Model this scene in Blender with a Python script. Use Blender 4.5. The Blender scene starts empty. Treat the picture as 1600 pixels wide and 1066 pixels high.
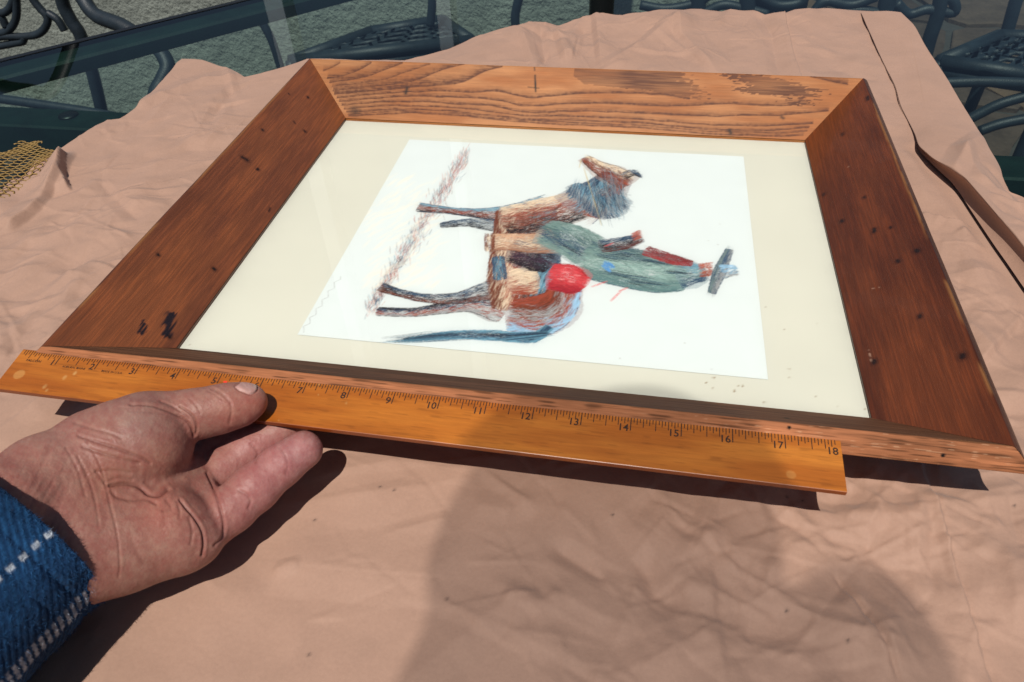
import bpy, math, random
import numpy as np
from mathutils import Vector, Matrix

random.seed(7)
RNG = np.random.default_rng(7)
S = 0.0254                      # everything below is written in inches, built in metres
scene = bpy.context.scene

# ------------------------------------------------------------------ camera
F_PX = 1151.24
_r = np.array([2.3114083, 0.1824816, -0.1290589])
CAM = np.array([2.912174, -18.73165, 12.789992])
_th = np.linalg.norm(_r); _k = _r / _th
_K = np.array([[0, -_k[2], _k[1]], [_k[2], 0, -_k[0]], [-_k[1], _k[0], 0]])
RC = np.eye(3) + math.sin(_th) * _K + (1 - math.cos(_th)) * _K @ _K      # rows: right, down, forward
cd = bpy.data.cameras.new('photo_camera'); cam = bpy.data.objects.new('photo_camera', cd)
scene.collection.objects.link(cam)
M = Matrix(((RC[0][0], -RC[1][0], -RC[2][0], CAM[0] * S), (RC[0][1], -RC[1][1], -RC[2][1], CAM[1] * S),
            (RC[0][2], -RC[1][2], -RC[2][2], CAM[2] * S), (0, 0, 0, 1)))
cam.matrix_world = M
cd.sensor_fit = 'HORIZONTAL'; cd.sensor_width = 36.0; cd.lens = 36.0 * F_PX / 1600.0
cd.clip_start = 0.01; cd.clip_end = 200
cd.dof.use_dof = True; cd.dof.focus_distance = 20.5 * S; cd.dof.aperture_fstop = 22.0
scene.camera = cam

# ------------------------------------------------------------------ sky and sun
SUN = Vector((-0.03, -0.49, 1.0)).normalized()          # towards the sun
w = bpy.data.worlds.new('World'); scene.world = w; w.use_nodes = True
nt = w.node_tree; bg = nt.nodes['Background']
sky = nt.nodes.new('ShaderNodeTexSky'); sky.sky_type = 'NISHITA'; sky.sun_disc = False
sky.sun_elevation = math.asin(SUN.z); sky.sun_rotation = math.atan2(SUN.x, SUN.y)
nt.links.new(sky.outputs[0], bg.inputs[0]); bg.inputs[1].default_value = 0.052
sl = bpy.data.lights.new('sun', 'SUN'); sl.energy = 4.1; sl.angle = math.radians(0.55); sl.color = (1.0, 0.95, 0.88)
so = bpy.data.objects.new('sun', sl); scene.collection.objects.link(so)
so.rotation_euler = SUN.to_track_quat('Z', 'Y').to_euler(); so.location = (0, -1, 3)
scene.view_settings.view_transform = 'Standard'; scene.view_settings.look = 'None'
scene.view_settings.exposure = 0.0; scene.view_settings.gamma = 1.0
scene.cycles.max_bounces = 8; scene.cycles.transparent_max_bounces = 16

# ------------------------------------------------------------------ helpers
def ray(u, v):
    d = np.array([(u - 800) / F_PX, (v - 533) / F_PX, 1.0]) @ RC
    return d
def at(u, v, z):                    # point at height z
    d = ray(u, v); t = (z - CAM[2]) / d[2]; return CAM + t * d
def atY(u, v, Y):
    d = ray(u, v); t = (Y - CAM[1]) / d[1]; return CAM + t * d
def px(P):
    Y = (np.asarray(P, float) - CAM) @ RC.T
    return np.stack([F_PX * Y[..., 0] / Y[..., 2] + 800, F_PX * Y[..., 1] / Y[..., 2] + 533], -1)
def ppi(P):                         # pixels per inch at a point
    return F_PX / float((np.asarray(P) - CAM) @ RC[2])

def link(o): scene.collection.objects.link(o); return o
def tag(o, label=None, cat=None, group=None, kind=None):
    if label: o['label'] = label
    if cat: o['category'] = cat
    if group: o['group'] = group
    if kind: o['kind'] = kind
    return o
def empty(name, base=(0, 0, 0), **k):
    o = bpy.data.objects.new(name, None); link(o); o.location = [c * S for c in base]
    o.empty_display_size = 0.05; o['base'] = list(map(float, base)); return tag(o, **k)
def mk(name, V, F, mat=None, parent=None, base=None, col=None, uv=None, smooth=True, **k):
    """one mesh object from vertices in inches (world positions)"""
    V = np.asarray(V, float).reshape(-1, 3)
    if parent is not None:
        q = parent; b = np.zeros(3)
        b = np.array(q['base']) if 'base' in q.keys() else np.array(q['mbase'])
        mine = b
    else:
        mine = np.array(base if base is not None else [V[:, 0].mean(), V[:, 1].mean(), V[:, 2].min()])
    me = bpy.data.meshes.new(name)
    Vl = (V - mine) * S
    F_ = F if isinstance(F, np.ndarray) else None
    if F_ is not None:
        nf, kf = F_.shape
        me.vertices.add(len(Vl)); me.vertices.foreach_set('co', Vl.astype(np.float32).ravel())
        me.loops.add(nf * kf); me.loops.foreach_set('vertex_index', F_.astype(np.int32).ravel())
        me.polygons.add(nf); me.polygons.foreach_set('loop_start', np.arange(0, nf * kf, kf, dtype=np.int32))
        me.update(calc_edges=True)
    else:
        me.from_pydata([tuple(p) for p in Vl], [], [tuple(f) for f in F])
    me.polygons.foreach_set('use_smooth', np.full(len(me.polygons), smooth))
    if col is not None:
        a = me.color_attributes.new('Col', 'FLOAT_COLOR', 'POINT')
        c4 = np.ones((len(Vl), 4), np.float32); c4[:, :3] = np.asarray(col).reshape(-1, 3)
        a.data.foreach_set('color', c4.ravel())
    if uv is not None:
        a = me.attributes.new('Grain', 'FLOAT_VECTOR', 'POINT')
        g = np.zeros((len(Vl), 3), np.float32); u2 = np.asarray(uv); g[:, :u2.shape[-1]] = u2.reshape(len(Vl), -1)
        a.data.foreach_set('vector', g.ravel())
    me.validate()
    if mat: me.materials.append(mat)
    o = link(bpy.data.objects.new(name, me))
    if parent is not None: o.parent = parent
    else: o.location = mine * S
    o['mbase'] = list(map(float, mine))
    return tag(o, **k)
def gridF(n, m, wrap=False, flip=False):       # n rows, m columns
    i, j = np.meshgrid(np.arange(n - 1), np.arange(m if wrap else m - 1), indexing='ij')
    j2 = (j + 1) % m
    q = np.stack([i * m + j, i * m + j2, (i + 1) * m + j2, (i + 1) * m + j], -1).reshape(-1, 4)
    return q[:, ::-1] if flip else q
def smooth_path(P, n=8):
    P = [np.asarray(p, float) for p in P]
    if len(P) < 3: return np.array([P[0] + (P[-1] - P[0]) * t for t in np.linspace(0, 1, n)])
    Q = [2 * P[0] - P[1]] + P + [2 * P[-1] - P[-2]]; out = []
    for i in range(1, len(Q) - 2):
        for t in np.linspace(0, 1, n, endpoint=False):
            a, b, c, d = Q[i - 1], Q[i], Q[i + 1], Q[i + 2]
            out.append(0.5 * ((2 * b) + (c - a) * t + (2 * a - 5 * b + 4 * c - d) * t * t + (3 * b - a - 3 * c + d) * t ** 3))
    out.append(P[-1]); return np.array(out)
def tubeVF(path, rad, seg=10, flat=1.0, off=0, up=(0, 0, 1)):
    path = np.asarray(path); n = len(path); rad = np.broadcast_to(rad, n)
    T = np.gradient(path, axis=0); T /= np.linalg.norm(T, axis=1)[:, None] + 1e-9
    A = np.zeros_like(T); a0 = np.cross(T[0], np.array(up, float))
    if np.linalg.norm(a0) < .05: a0 = np.cross(T[0], (0, 1, 0))
    A[0] = a0 / np.linalg.norm(a0)
    for i in range(1, n):
        a0 = A[i - 1] - T[i] * (A[i - 1] @ T[i]); A[i] = a0 / (np.linalg.norm(a0) + 1e-12)
    B = np.cross(T, A); ph = np.linspace(0, 2 * np.pi, seg, endpoint=False)
    V = path[:, None] + rad[:, None, None] * (np.cos(ph)[None, :, None] * A[:, None] + flat * np.sin(ph)[None, :, None] * B[:, None])
    V = V.reshape(-1, 3); F = [tuple(int(a) + off for a in f) for f in gridF(n, seg, wrap=True)]
    F.append(tuple(off + i for i in range(seg))[::-1]); F.append(tuple(off + (n - 1) * seg + i for i in range(seg)))
    return V, F
def join(parts):
    V = []; F = []; o = 0
    for v, f in parts:
        V.append(np.asarray(v)); F += [tuple(int(a) + o for a in q) for q in f]; o += len(v)
    return np.concatenate(V), F
def boxVF(x0, x1, y0, y1, z0, z1, bev=0.0, fn=None):
    if bev <= 0:
        V = np.array([[x, y, z] for z in (z0, z1) for (x, y) in ((x0, y0), (x1, y0), (x1, y1), (x0, y1))], float)
        F = [(3, 2, 1, 0), (4, 5, 6, 7), (0, 1, 5, 4), (1, 2, 6, 5), (2, 3, 7, 6), (3, 0, 4, 7)]
    else:
        b = bev; r = []
        for z, e in ((z0, b), (z0 + b, 0), (z1 - b, 0), (z1, b)):
            for (x, y) in ((x0, y0), (x1, y0), (x1, y1), (x0, y1)):
                sx = 1 if x == x0 else -1; sy = 1 if y == y0 else -1
                r.append([x + sx * e, y + sy * e, z])
        V = np.array(r); F = [(3, 2, 1, 0), (12, 13, 14, 15)]
        for k in range(3):
            for i in range(4): F.append((k * 4 + i, k * 4 + (i + 1) % 4, k * 4 + 4 + (i + 1) % 4, k * 4 + 4 + i))
    return (V if fn is None else fn(V)), F
_LAT = {}
def vn(x, y, seed=0):               # smooth value noise, 0..1
    if seed not in _LAT: _LAT[seed] = np.random.default_rng(seed + 101).random((256, 256))
    L = _LAT[seed]; xi = np.floor(x).astype(int); yi = np.floor(y).astype(int); fx = x - xi; fy = y - yi
    fx = fx * fx * (3 - 2 * fx); fy = fy * fy * (3 - 2 * fy)
    g = lambda a, b: L[a & 255, b & 255]
    return (g(xi, yi) * (1 - fx) + g(xi + 1, yi) * fx) * (1 - fy) + (g(xi, yi + 1) * (1 - fx) + g(xi + 1, yi + 1) * fx) * fy
def fbm(x, y, seed=0, o=4):
    s = 0; a = .5; t = 0
    for i in range(o): s = s + a * vn(x * 2 ** i, y * 2 ** i, seed + i); t += a; a *= .5
    return s / t
def sst(a, b, x): t = np.clip((x - a) / (b - a), 0, 1); return t * t * (3 - 2 * t)

# ------------------------------------------------------------------ materials
def mat(name, base=(.5, .5, .5), rough=.5, spec=.5, metal=0, attr=False, noise=None, bump=None, coat=0, sheen=0, sss=0, grain=False, fn=None):
    """noise=(scale per inch, amount, (stretch xyz)); bump=list of (scale, strength metres, stretch)"""
    m = bpy.data.materials.new(name); m.use_nodes = True; t = m.node_tree; n = t.nodes; L = t.links
    b = n['Principled BSDF']; b.inputs['Roughness'].default_value = rough; b.inputs['Metallic'].default_value = metal
    b.inputs['Specular IOR Level'].default_value = spec; b.inputs['Coat Weight'].default_value = coat
    b.inputs['Sheen Weight'].default_value = sheen
    b.inputs['Base Color'].default_value = (*base, 1)
    if grain:
        tc = n.new('ShaderNodeAttribute'); tc.attribute_name = 'Grain'; vec = tc.outputs['Vector']
    else:
        tc = n.new('ShaderNodeTexCoord'); mp0 = n.new('ShaderNodeMapping'); mp0.inputs['Scale'].default_value = (1 / S,) * 3
        L.new(tc.outputs['Object'], mp0.inputs[0]); vec = mp0.outputs[0]
    colout = None
    if attr:
        a = n.new('ShaderNodeAttribute'); a.attribute_name = 'Col'; colout = a.outputs['Color']
    def ntex(sc, st, det=6):
        mp = n.new('ShaderNodeMapping'); mp.inputs['Scale'].default_value = tuple(sc * q for q in st)
        L.new(vec, mp.inputs[0]); x = n.new('ShaderNodeTexNoise'); x.inputs['Scale'].default_value = 1; x.inputs['Detail'].default_value = det
        L.new(mp.outputs[0], x.inputs['Vector']); return x.outputs['Fac']
    if noise:
        for (sc, am, st) in (noise if isinstance(noise, list) else [noise]):
            f = ntex(sc, st); mr = n.new('ShaderNodeMapRange'); mr.inputs[1].default_value = .25; mr.inputs[2].default_value = .75
            mr.inputs[3].default_value = 1 - am; mr.inputs[4].default_value = 1 + am; L.new(f, mr.inputs[0])
            mx = n.new('ShaderNodeVectorMath'); mx.operation = 'SCALE'
            if colout is None: mx.inputs[0].default_value = base
            else: L.new(colout, mx.inputs[0])
            L.new(mr.outputs[0], mx.inputs['Scale']); colout = mx.outputs[0]
    if colout is not None: L.new(colout, b.inputs['Base Color'])
    prev = None
    for (sc, h, st) in (bump or []):
        f = ntex(sc, st, 4); bp = n.new('ShaderNodeBump'); bp.inputs['Distance'].default_value = h; bp.inputs['Strength'].default_value = 1
        L.new(f, bp.inputs['Height'])
        if prev: L.new(prev, bp.inputs['Normal'])
        prev = bp.outputs[0]
    if prev: L.new(prev, b.inputs['Normal'])
    if sss:
        b.inputs['Subsurface Weight'].default_value = sss; b.inputs['Subsurface Radius'].default_value = (.0045, .0018, .001)
        b.inputs['Subsurface Scale'].default_value = 1.0
    if fn: fn(n, L, b)
    return m
def glass_mat(name, tint, ior=1.5, rough=.01):
    m = bpy.data.materials.new(name); m.use_nodes = True; n = m.node_tree.nodes; L = m.node_tree.links
    n.remove(n['Principled BSDF']); out = n['Material Output']
    t = n.new('ShaderNodeBsdfTransparent'); t.inputs[0].default_value = (*tint, 1)
    g = n.new('ShaderNodeBsdfGlossy'); g.inputs['Roughness'].default_value = rough; g.inputs[0].default_value = (1, 1, 1, 1)
    f = n.new('ShaderNodeFresnel'); f.inputs[0].default_value = ior
    mx = n.new('ShaderNodeMixShader'); L.new(f.outputs[0], mx.inputs[0]); L.new(t.outputs[0], mx.inputs[1]); L.new(g.outputs[0], mx.inputs[2])
    L.new(mx.outputs[0], out.inputs[0]); return m

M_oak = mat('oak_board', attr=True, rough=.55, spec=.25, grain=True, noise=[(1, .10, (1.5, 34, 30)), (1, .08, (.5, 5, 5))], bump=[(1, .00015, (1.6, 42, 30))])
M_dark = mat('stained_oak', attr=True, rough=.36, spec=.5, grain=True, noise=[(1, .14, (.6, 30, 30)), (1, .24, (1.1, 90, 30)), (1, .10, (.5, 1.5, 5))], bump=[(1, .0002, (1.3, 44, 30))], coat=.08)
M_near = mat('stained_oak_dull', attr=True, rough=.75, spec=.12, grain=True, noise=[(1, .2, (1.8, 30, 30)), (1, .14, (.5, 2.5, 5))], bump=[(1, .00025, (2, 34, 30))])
M_backing = mat('backing_board', (.2, .14, .09), .9)
M_mat = mat('mat_board', attr=True, rough=.85, spec=.2, bump=[(30, .00003, (1, 1, 1))])
M_print = mat('print_paper', attr=True, rough=.8, spec=.2)
M_ruler = mat('varnished_ruler_wood', attr=True, rough=.33, spec=.5, grain=True, noise=[(1, .09, (1.3, 26, 30)), (1, .07, (5, 70, 30))], bump=[(1, .00004, (1.5, 30, 30)), (1, .0003, (.35, 1.2, 1))], coat=.25)
M_ink = mat('ruler_ink', (.035, .014, .006), .55)
M_red = mat('red_ink', (.75, .05, .02), .5)
M_paper = mat('kraft_paper', attr=True, rough=.68, spec=.28, sheen=.12, noise=[(.7, .05, (1, 1, 1)), (14, .04, (1, 1, 1))], bump=[(3.5, .00035, (1, 1, 1)), (11, .00010, (1, 1, 1)), (45, .00004, (1, 1, 1))])
M_pglass = glass_mat('picture_glass', (.97, .985, .975), 1.35)
M_tglass = glass_mat('table_glass', (.60, .76, .70), 1.27)
M_rim = mat('dark_green_metal', (.008, .021, .018), .55, .25, noise=[(1.2, .35, (1, 1, 1))], bump=[(8, .0003, (1, 1, 1))])
M_cast = mat('blue_black_cast_metal', (.013, .021, .029), .5, .4, noise=[(1.5, .3, (1, 1, 1))], bump=[(10, .0005, (1, 1, 1))])
M_white = mat('white_paint', (.60, .70, .80), .7)
M_black = mat('black_metal', (.006, .006, .007), .4)
def lin(r, g, b):
    f = lambda c: (c / 255 / 12.92) if c / 255 <= .04045 else ((c / 255 + .055) / 1.055) ** 2.4
    return np.array([f(r), f(g), f(b)])

# ------------------------------------------------------------------ the picture frame (inner opening 17.1 x 13.1 in)
W, H, BW, BH = 17.08, 13.14, 1.8316, 1.5458
ANG = math.atan2(BH, BW); TH = .5
SA, CA = math.sin(ANG), math.cos(ANG)
FB = (0, 0, -.40)
frame = empty('picture_frame', FB, label='reddish brown oak picture frame with wide sloping boards and small nail holes', cat='picture frame')
FACE = math.hypot(BW, BH)
prof = []                              # (outward, z, p) p = running width over the section
nf = 84
for i in range(nf + 1):
    q = i / nf * (FACE - .05); prof.append((q * CA, q * SA, q))
for k in range(1, 6):                  # eased ridge
    a = k / 5 * math.pi / 2; cx = (FACE - .05) * CA + .05 * SA; cz = (FACE - .05) * SA - .05 * CA
    o_ = -math.sin(ANG) * math.cos(a) + math.cos(ANG) * math.sin(a); z_ = math.cos(ANG) * math.cos(a) + math.sin(ANG) * math.sin(a)
    prof.append((cx + .05 * o_, cz + .05 * z_, FACE + k * .01))
for k in range(1, 31):
    d = .05 + (TH - .05) * k / 30; bul = 0.035 * math.sin(math.pi * k / 30)
    prof.append((BW + d * SA + bul * CA, BH - d * CA + bul * SA, FACE + d))
for k in range(1, 4): 
    e = 1 - k / 3; prof.append((BW * e + TH * SA, BH * e - TH * CA, FACE + TH + .5 * k))
prof.append((0, -TH * CA, FACE + TH + 2.2)); prof.append((0, -.02, FACE + TH + 2.5))
prof = np.array(prof)
SIDES = {   # inner start corner, along, outward, length
    'near': (np.array([-W / 2, -H / 2]), np.array([1, 0]), np.array([0, -1]), W),
    'far': (np.array([-W / 2, H / 2]), np.array([1, 0]), np.array([0, 1]), W),
    'left': (np.array([-W / 2, -H / 2]), np.array([0, 1]), np.array([-1, 0]), H),
    'right': (np.array([W / 2, -H / 2]), np.array([0, 1]), np.array([1, 0]), H)}
def board_hit(side, u, v):             # picture position to (along, across) on a sloping face
    c, e, o, L = SIDES[side]; d = ray(u, v)
    nrm = np.array([-o[0] * SA, -o[1] * SA, CA]); p0 = np.array([c[0], c[1], 0.0])
    t = (p0 - CAM) @ nrm / (d @ nrm); P = CAM + t * d - p0
    return float(P[:2] @ e), float(P[:2] @ o) / CA
def side_hit(u, v):                    # near board's outer edge face
    d = ray(u, v); nrm = np.array([0, -CA, SA]); p0 = np.array([0, -H / 2 - BW, BH])
    t = (p0 - CAM) @ nrm / (d @ nrm); P = CAM + t * d
    return P[0] + W / 2, FACE + (BH - P[2]) / CA
def lines_field(A, Pp, side, paths):
    """grain lines given as traced curves -> darkness field"""
    D = np.zeros_like(A)
    for (pts, wd, feather, st) in paths:
        wd = wd
        q = np.array([board_hit(side, *p) for p in pts]); q = q[np.argsort(q[:, 0])]
        pv = np.interp(A, q[:, 0], q[:, 1], left=np.nan, right=np.nan)
        # smooth the polyline a little
        pv = (pv + np.interp(A - .15, q[:, 0], q[:, 1], left=np.nan, right=np.nan) + np.interp(A + .15, q[:, 0], q[:, 1], left=np.nan, right=np.nan)) / 3
        wd = wd * 1.5; feather_ = feather * 1.7; ds = Pp - pv + .035 * (vn(A * 2.5, A * 0 + pts[0][1], 31) - .5)
        up = np.exp(-np.clip(ds - .008, 0, None) / feather_); dn = np.exp(-(np.clip(-ds, 0, None) / wd) ** 2)
        f = np.where(ds > 0, up, dn) * st * 1.3 * (.8 + .4 * fbm(A * 4, Pp * 30, 41))
        f = np.where(ds > .01, f * (.40 + .95 * vn(A * 2.6, Pp * 40, 43)), f) * (.62 + .6 * vn(A * 11, Pp * 14, 45))
        D = np.maximum(D, np.nan_to_num(f))
    return np.clip(D, 0, 1)
def Z(off, sc, pts): return [(off[0] + a / sc, off[1] + b / sc) for a, b in pts]
z2 = ((400, 0), 2.667); z3 = ((1000, 0), 2.665)
far_lines = [
    (Z(*z2, [(262, 300), (300, 290), (330, 275), (368, 252)]), .02, .05, .7),
    (Z(*z2, [(280, 328), (340, 320), (400, 305), (445, 285), (475, 265), (498, 250)]), .02, .09, .85),
    (Z(*z2, [(290, 345), (380, 335), (450, 322), (510, 300), (550, 285), (590, 272), (628, 258)]), .02, .10, .95),
    (Z(*z2, [(300, 362), (400, 350), (500, 338), (560, 325), (610, 305), (660, 290), (710, 272), (742, 263)]), .02, .07, .7),
    (Z(*z2, [(305, 380), (420, 365), (540, 355), (640, 340), (700, 325), (740, 305), (790, 285), (850, 270), (885, 264)]), .02, .12, .95),
    (Z(*z2, [(310, 395), (450, 380), (600, 368), (720, 358), (830, 350), (880, 335), (930, 305), (975, 285), (1045, 272)]), .025, .15, 1.0),
    (Z(*z2, [(320, 410), (450, 395), (620, 385), (760, 378), (900, 385), (980, 378), (1020, 380), (1080, 395), (1150, 410), (1230, 400), (1320, 392), (1420, 388), (1600, 389)]) + Z(*z3, [(100, 395), (180, 410), (225, 416)]), .018, .05, .95),
    (Z(*z2, [(330, 425), (500, 410), (650, 400), (800, 405), (950, 410), (1030, 420), (1100, 440), (1200, 440), (1300, 432), (1450, 430), (1600, 437)]) + Z(*z3, [(130, 443), (250, 437), (380, 432), (480, 437), (600, 442), (650, 432), (700, 405)]), .018, .055, .95),
    (Z(*z2, [(340, 440), (520, 425), (700, 425), (870, 435), (980, 440), (1080, 460), (1160, 472), (1250, 465), (1400, 462), (1600, 472)]) + Z(*z3, [(200, 480), (350, 485), (480, 478), (600, 480), (700, 470), (805, 460)]), .018, .05, .9),
    (Z(*z2, [(350, 455), (550, 440), (750, 445), (900, 455), (1020, 470), (1120, 485), (1250, 483), (1400, 488), (1600, 497)]) + Z(*z3, [(150, 510), (300, 520), (500, 525), (740, 513)]), .018, .04, .85),
    (Z(*z2, [(360, 468), (600, 455), (800, 462), (1000, 485), (1150, 500), (1300, 500), (1600, 513)]) + Z(*z3, [(300, 540), (520, 545), (725, 530)]), .018, .04, .85),
    (Z(*z2, [(366, 477), (600, 463), (850, 474), (1020, 495), (1200, 507), (1600, 522)]) + Z(*z3, [(300, 549), (600, 555), (715, 545)]), .014, .03, .7),
    (Z(*z2, [(370, 484), (650, 470), (850, 482), (1050, 503), (1200, 515), (1600, 532)]) + Z(*z3, [(300, 560), (600, 568), (700, 562)]), .02, .04, .8),
    (Z(*z3, [(580, 385), (640, 388), (690, 408)]), .02, .06, .8),
    (Z(*z3, [(690, 316), (760, 330), (820, 343), (885, 356)]), .02, .10, .85)]
def in_poly(A, Pp, poly):
    ins = np.zeros(A.shape, bool); n = len(poly)
    for i in range(n):
        x1, y1 = poly[i]; x2, y2 = poly[(i + 1) % n]
        if y1 == y2: continue
        c = ((y1 > Pp) != (y2 > Pp)) & (A < (x2 - x1) * (Pp - y1) / (y2 - y1) + x1); ins ^= c
    return ins
def board_colors(side, A, Pp):
    nz = fbm(A * .5, Pp * 2.2, 5); fine = fbm(A * 3, Pp * 26, 9)
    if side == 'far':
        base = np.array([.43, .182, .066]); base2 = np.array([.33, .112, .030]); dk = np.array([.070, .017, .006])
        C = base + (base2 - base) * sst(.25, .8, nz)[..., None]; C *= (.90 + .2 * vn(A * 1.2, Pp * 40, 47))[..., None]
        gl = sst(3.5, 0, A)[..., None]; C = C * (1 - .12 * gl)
        D = lines_field(A, Pp, 'far', far_lines)
        # flame-shaped late-wood patches
        jit = lambda s, k: (vn(A * 6, Pp * 36, s) - .5) * k
        for poly, s_, sd in ((Z((800, 0), 2.667, [(262, 283), (700, 300), (740, 340), (800, 375), (770, 418), (680, 398), (560, 380), (430, 365), (300, 350), (258, 318)]), .8, 51),
                         (Z((800, 0), 2.667, [(860, 301), (1010, 304), (1150, 340), (1270, 372), (1260, 405), (1215, 445), (1130, 440), (1180, 415), (1165, 395), (1050, 398), (940, 382), (960, 352), (920, 325)]), .85, 61)):
            q = [board_hit('far', *p) for p in poly]
            A2 = A + jit(sd, 1.3) * sst(9.5, 11.5, A) ; P2 = Pp + jit(sd + 1, .06)
            m = in_poly(A2, P2, q)
            D = np.maximum(D, m * s_ * (.55 + .8 * vn(A * 1.6, Pp * 46, sd + 2)) * (.6 + .7 * vn(A * .9, Pp * 3, sd + 3)))
        D = np.clip(D, 0, 1) * .92
        C = C * (1 - D[..., None]) + dk * D[..., None]
        marks = [((836, 118, 837, 143), .028, .9), ((835, 104, 835.5, 110), .02, .7), ((636, 138, 634, 146), .05, .7), ((825, 136, 842, 138), .015, .6), ((1140, 204, 1142, 209), .05, .7), ((553, 172, 556, 174), .12, .35), ((1221, 183, 1224, 185), .04, .6)]
    else:
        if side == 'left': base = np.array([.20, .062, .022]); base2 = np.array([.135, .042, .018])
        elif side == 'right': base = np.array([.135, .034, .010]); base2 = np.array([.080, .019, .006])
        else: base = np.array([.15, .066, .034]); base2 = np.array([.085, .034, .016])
        C = base + (base2 - base) * sst(.25, .8, fbm(A * .22, Pp * 1.4, 5))[..., None]
        st = sst(.45, .85, vn(A * 1.1, Pp * 38, 15)) * .38
        C = C * (1 + st[..., None] * np.array([.9, .7, .4])) * (.88 + .24 * fine[..., None])
        if side == 'near':
            rg = np.abs(((Pp * 3.1 + .9 * fbm(A * .22, Pp * .8, 77) * 3 + .05 * A) % 1) - .5) * 2
            C = C * (1 - .55 * np.exp(-(rg / .16) ** 2) * (.5 + .7 * vn(A * 1.5, Pp * 20, 78)))[..., None]
        marks = {'left': [((481, 152, 481.5, 153), .05, .95), ((451.5, 147, 452, 147.5), .03, .9), ((403, 264, 403.5, 264.5), .05, .95), ((476, 205, 477, 206), .05, .8), ((410, 203, 410.5, 203.5), .05, .85), ((379, 246, 386, 250), .07, .75),
                          ((401, 265, 402, 265.5), .03, .9), ((247, 398, 247.5, 399), .045, .9), ((334, 420, 335, 421), .055, .95), ((264.5, 526, 265, 527), .05, .95), ((459, 190, 461, 193), .03, .5), ((422, 325, 420, 330), .03, .6)],
                 'right': [((1432, 391, 1434, 393), .06, .85), ((1402, 407, 1404, 409), .05, .8), ((1366, 358, 1366, 362), .06, .85), ((1391, 355, 1392, 356), .04, .8), ((1315, 345, 1316, 346), .06, .8), ((1350, 308, 1351, 309), .05, .6), ((1287, 303, 1287, 305), .05, .6), ((1437, 493, 1437, 496), .05, .8), ((1504, 555, 1504, 558), .07, .85), ((1366, 564, 1366, 567), .06, .8), ((1316, 209, 1317, 211), .05, .5), ((1355, 152, 1356, 156), .06, .7)],
                 'near': [((1229, 653.5, 1229.6, 654), .045, .97), ((933, 606, 934, 607), .04, .9)]}[side]
        if side == 'left':     # two ink-black stains
            for (u0, v0, u1, v1, rr) in ((268, 492, 260, 520, .15), (226, 506, 219, 519, .085)):
                a0 = np.array(board_hit(side, u0, v0)); a1 = np.array(board_hit(side, u1, v1)); dd = a1 - a0
                t = np.clip(((A - a0[0]) * dd[0] + (Pp - a0[1]) * dd[1]) / (dd @ dd), 0, 1)
                dist = np.hypot(A - a0[0] - t * dd[0], Pp - a0[1] - t * dd[1]) + (vn(A * 3, Pp * 26, 19) - .5) * .16
                k = 1 - sst(rr * .6, rr * 1.15, dist); C = C * (1 - .95 * k[..., None]) + np.array([.004, .006, .010]) * k[..., None]
        if side == 'right':    # pale scratches
            for (u0, v0, u1, v1) in ((1357, 545, 1362, 568), (1447, 577, 1450, 582), (1360, 452, 1390, 446), (1330, 258, 1318, 266)):
                a0 = np.array(board_hit(side, u0, v0)); a1 = np.array(board_hit(side, u1, v1)); dd = a1 - a0
                t = np.clip(((A - a0[0]) * dd[0] + (Pp - a0[1]) * dd[1]) / (dd @ dd), 0, 1)
                dist = np.hypot(A - a0[0] - t * dd[0], Pp - a0[1] - t * dd[1])
                k = (1 - sst(.008, .03, dist)) * sst(.45, .7, vn(A * 14, Pp * 14, 29)) * .6; C = C * (1 - k[..., None]) + np.array([.5, .3, .2]) * k[..., None]
    for (seg, rr, st_) in marks:
        a0 = np.array(board_hit(side, seg[0], seg[1])); a1 = np.array(board_hit(side, seg[2], seg[3])); dd = a1 - a0
        t = np.clip(((A - a0[0]) * dd[0] + (Pp - a0[1]) * dd[1]) / (dd @ dd + 1e-9), 0, 1)
        dist = np.hypot(A - a0[0] - t * dd[0], Pp - a0[1] - t * dd[1])
        k = (1 - sst(rr * .55, rr * 1.1, dist)) * st_; C = C * (1 - k[..., None]) + np.array([.012, .007, .005]) * k[..., None]
        k = (1 - sst(rr, rr * 2.6, dist)) * .35; C = C * (1 - k[..., None])
    # worn outer arris
    edge = sst(FACE - .10, FACE - .02, Pp) * (1 - sst(FACE + .02, FACE + .06, Pp))
    wr = {'far': .1, 'left': .5, 'right': .55, 'near': .6}[side]
    k = edge * sst(.45, .62, fbm(A * .7, Pp * 3 + 9, 23)) * wr; C = C * (1 - k[..., None]) + np.array([.42, .19, .06]) * k[..., None]
    if side == 'near':         # the paler outer edge with open pores
        s_ = sst(FACE - .015, FACE + .02, Pp)
        eb = np.array([.34, .130, .058]) * (.72 + .5 * fbm(A * .6, Pp * 6, 83))[..., None]
        por = sst(.55, .85, vn(A * 2.2, Pp * 60, 85)); eb = eb * (1 - .6 * por[..., None]) * (.8 + .4 * vn(A * .7, Pp * 12, 88))[..., None]
        por2 = sst(.80, .92, vn(A * 5, Pp * 70, 86)) * sst(9, 16, A) * .35; eb = eb * (1 - por2[..., None]) + np.array([.70, .42, .25]) * por2[..., None]
        C = C * (1 - s_[..., None]) + eb * s_[..., None]
        for (u0, v0, rr) in ((1232.5, 668.5, .045), (1472.5, 711, .05)):
            a0 = side_hit(u0, v0); dist = np.hypot(A - a0[0], Pp - a0[1]); k = 1 - sst(rr * .6, rr, dist); C = C * (1 - k[..., None]) + .006 * k[..., None]
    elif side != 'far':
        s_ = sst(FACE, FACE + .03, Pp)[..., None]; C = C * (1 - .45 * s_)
    return np.clip(C, 0.002, 1)
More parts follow.
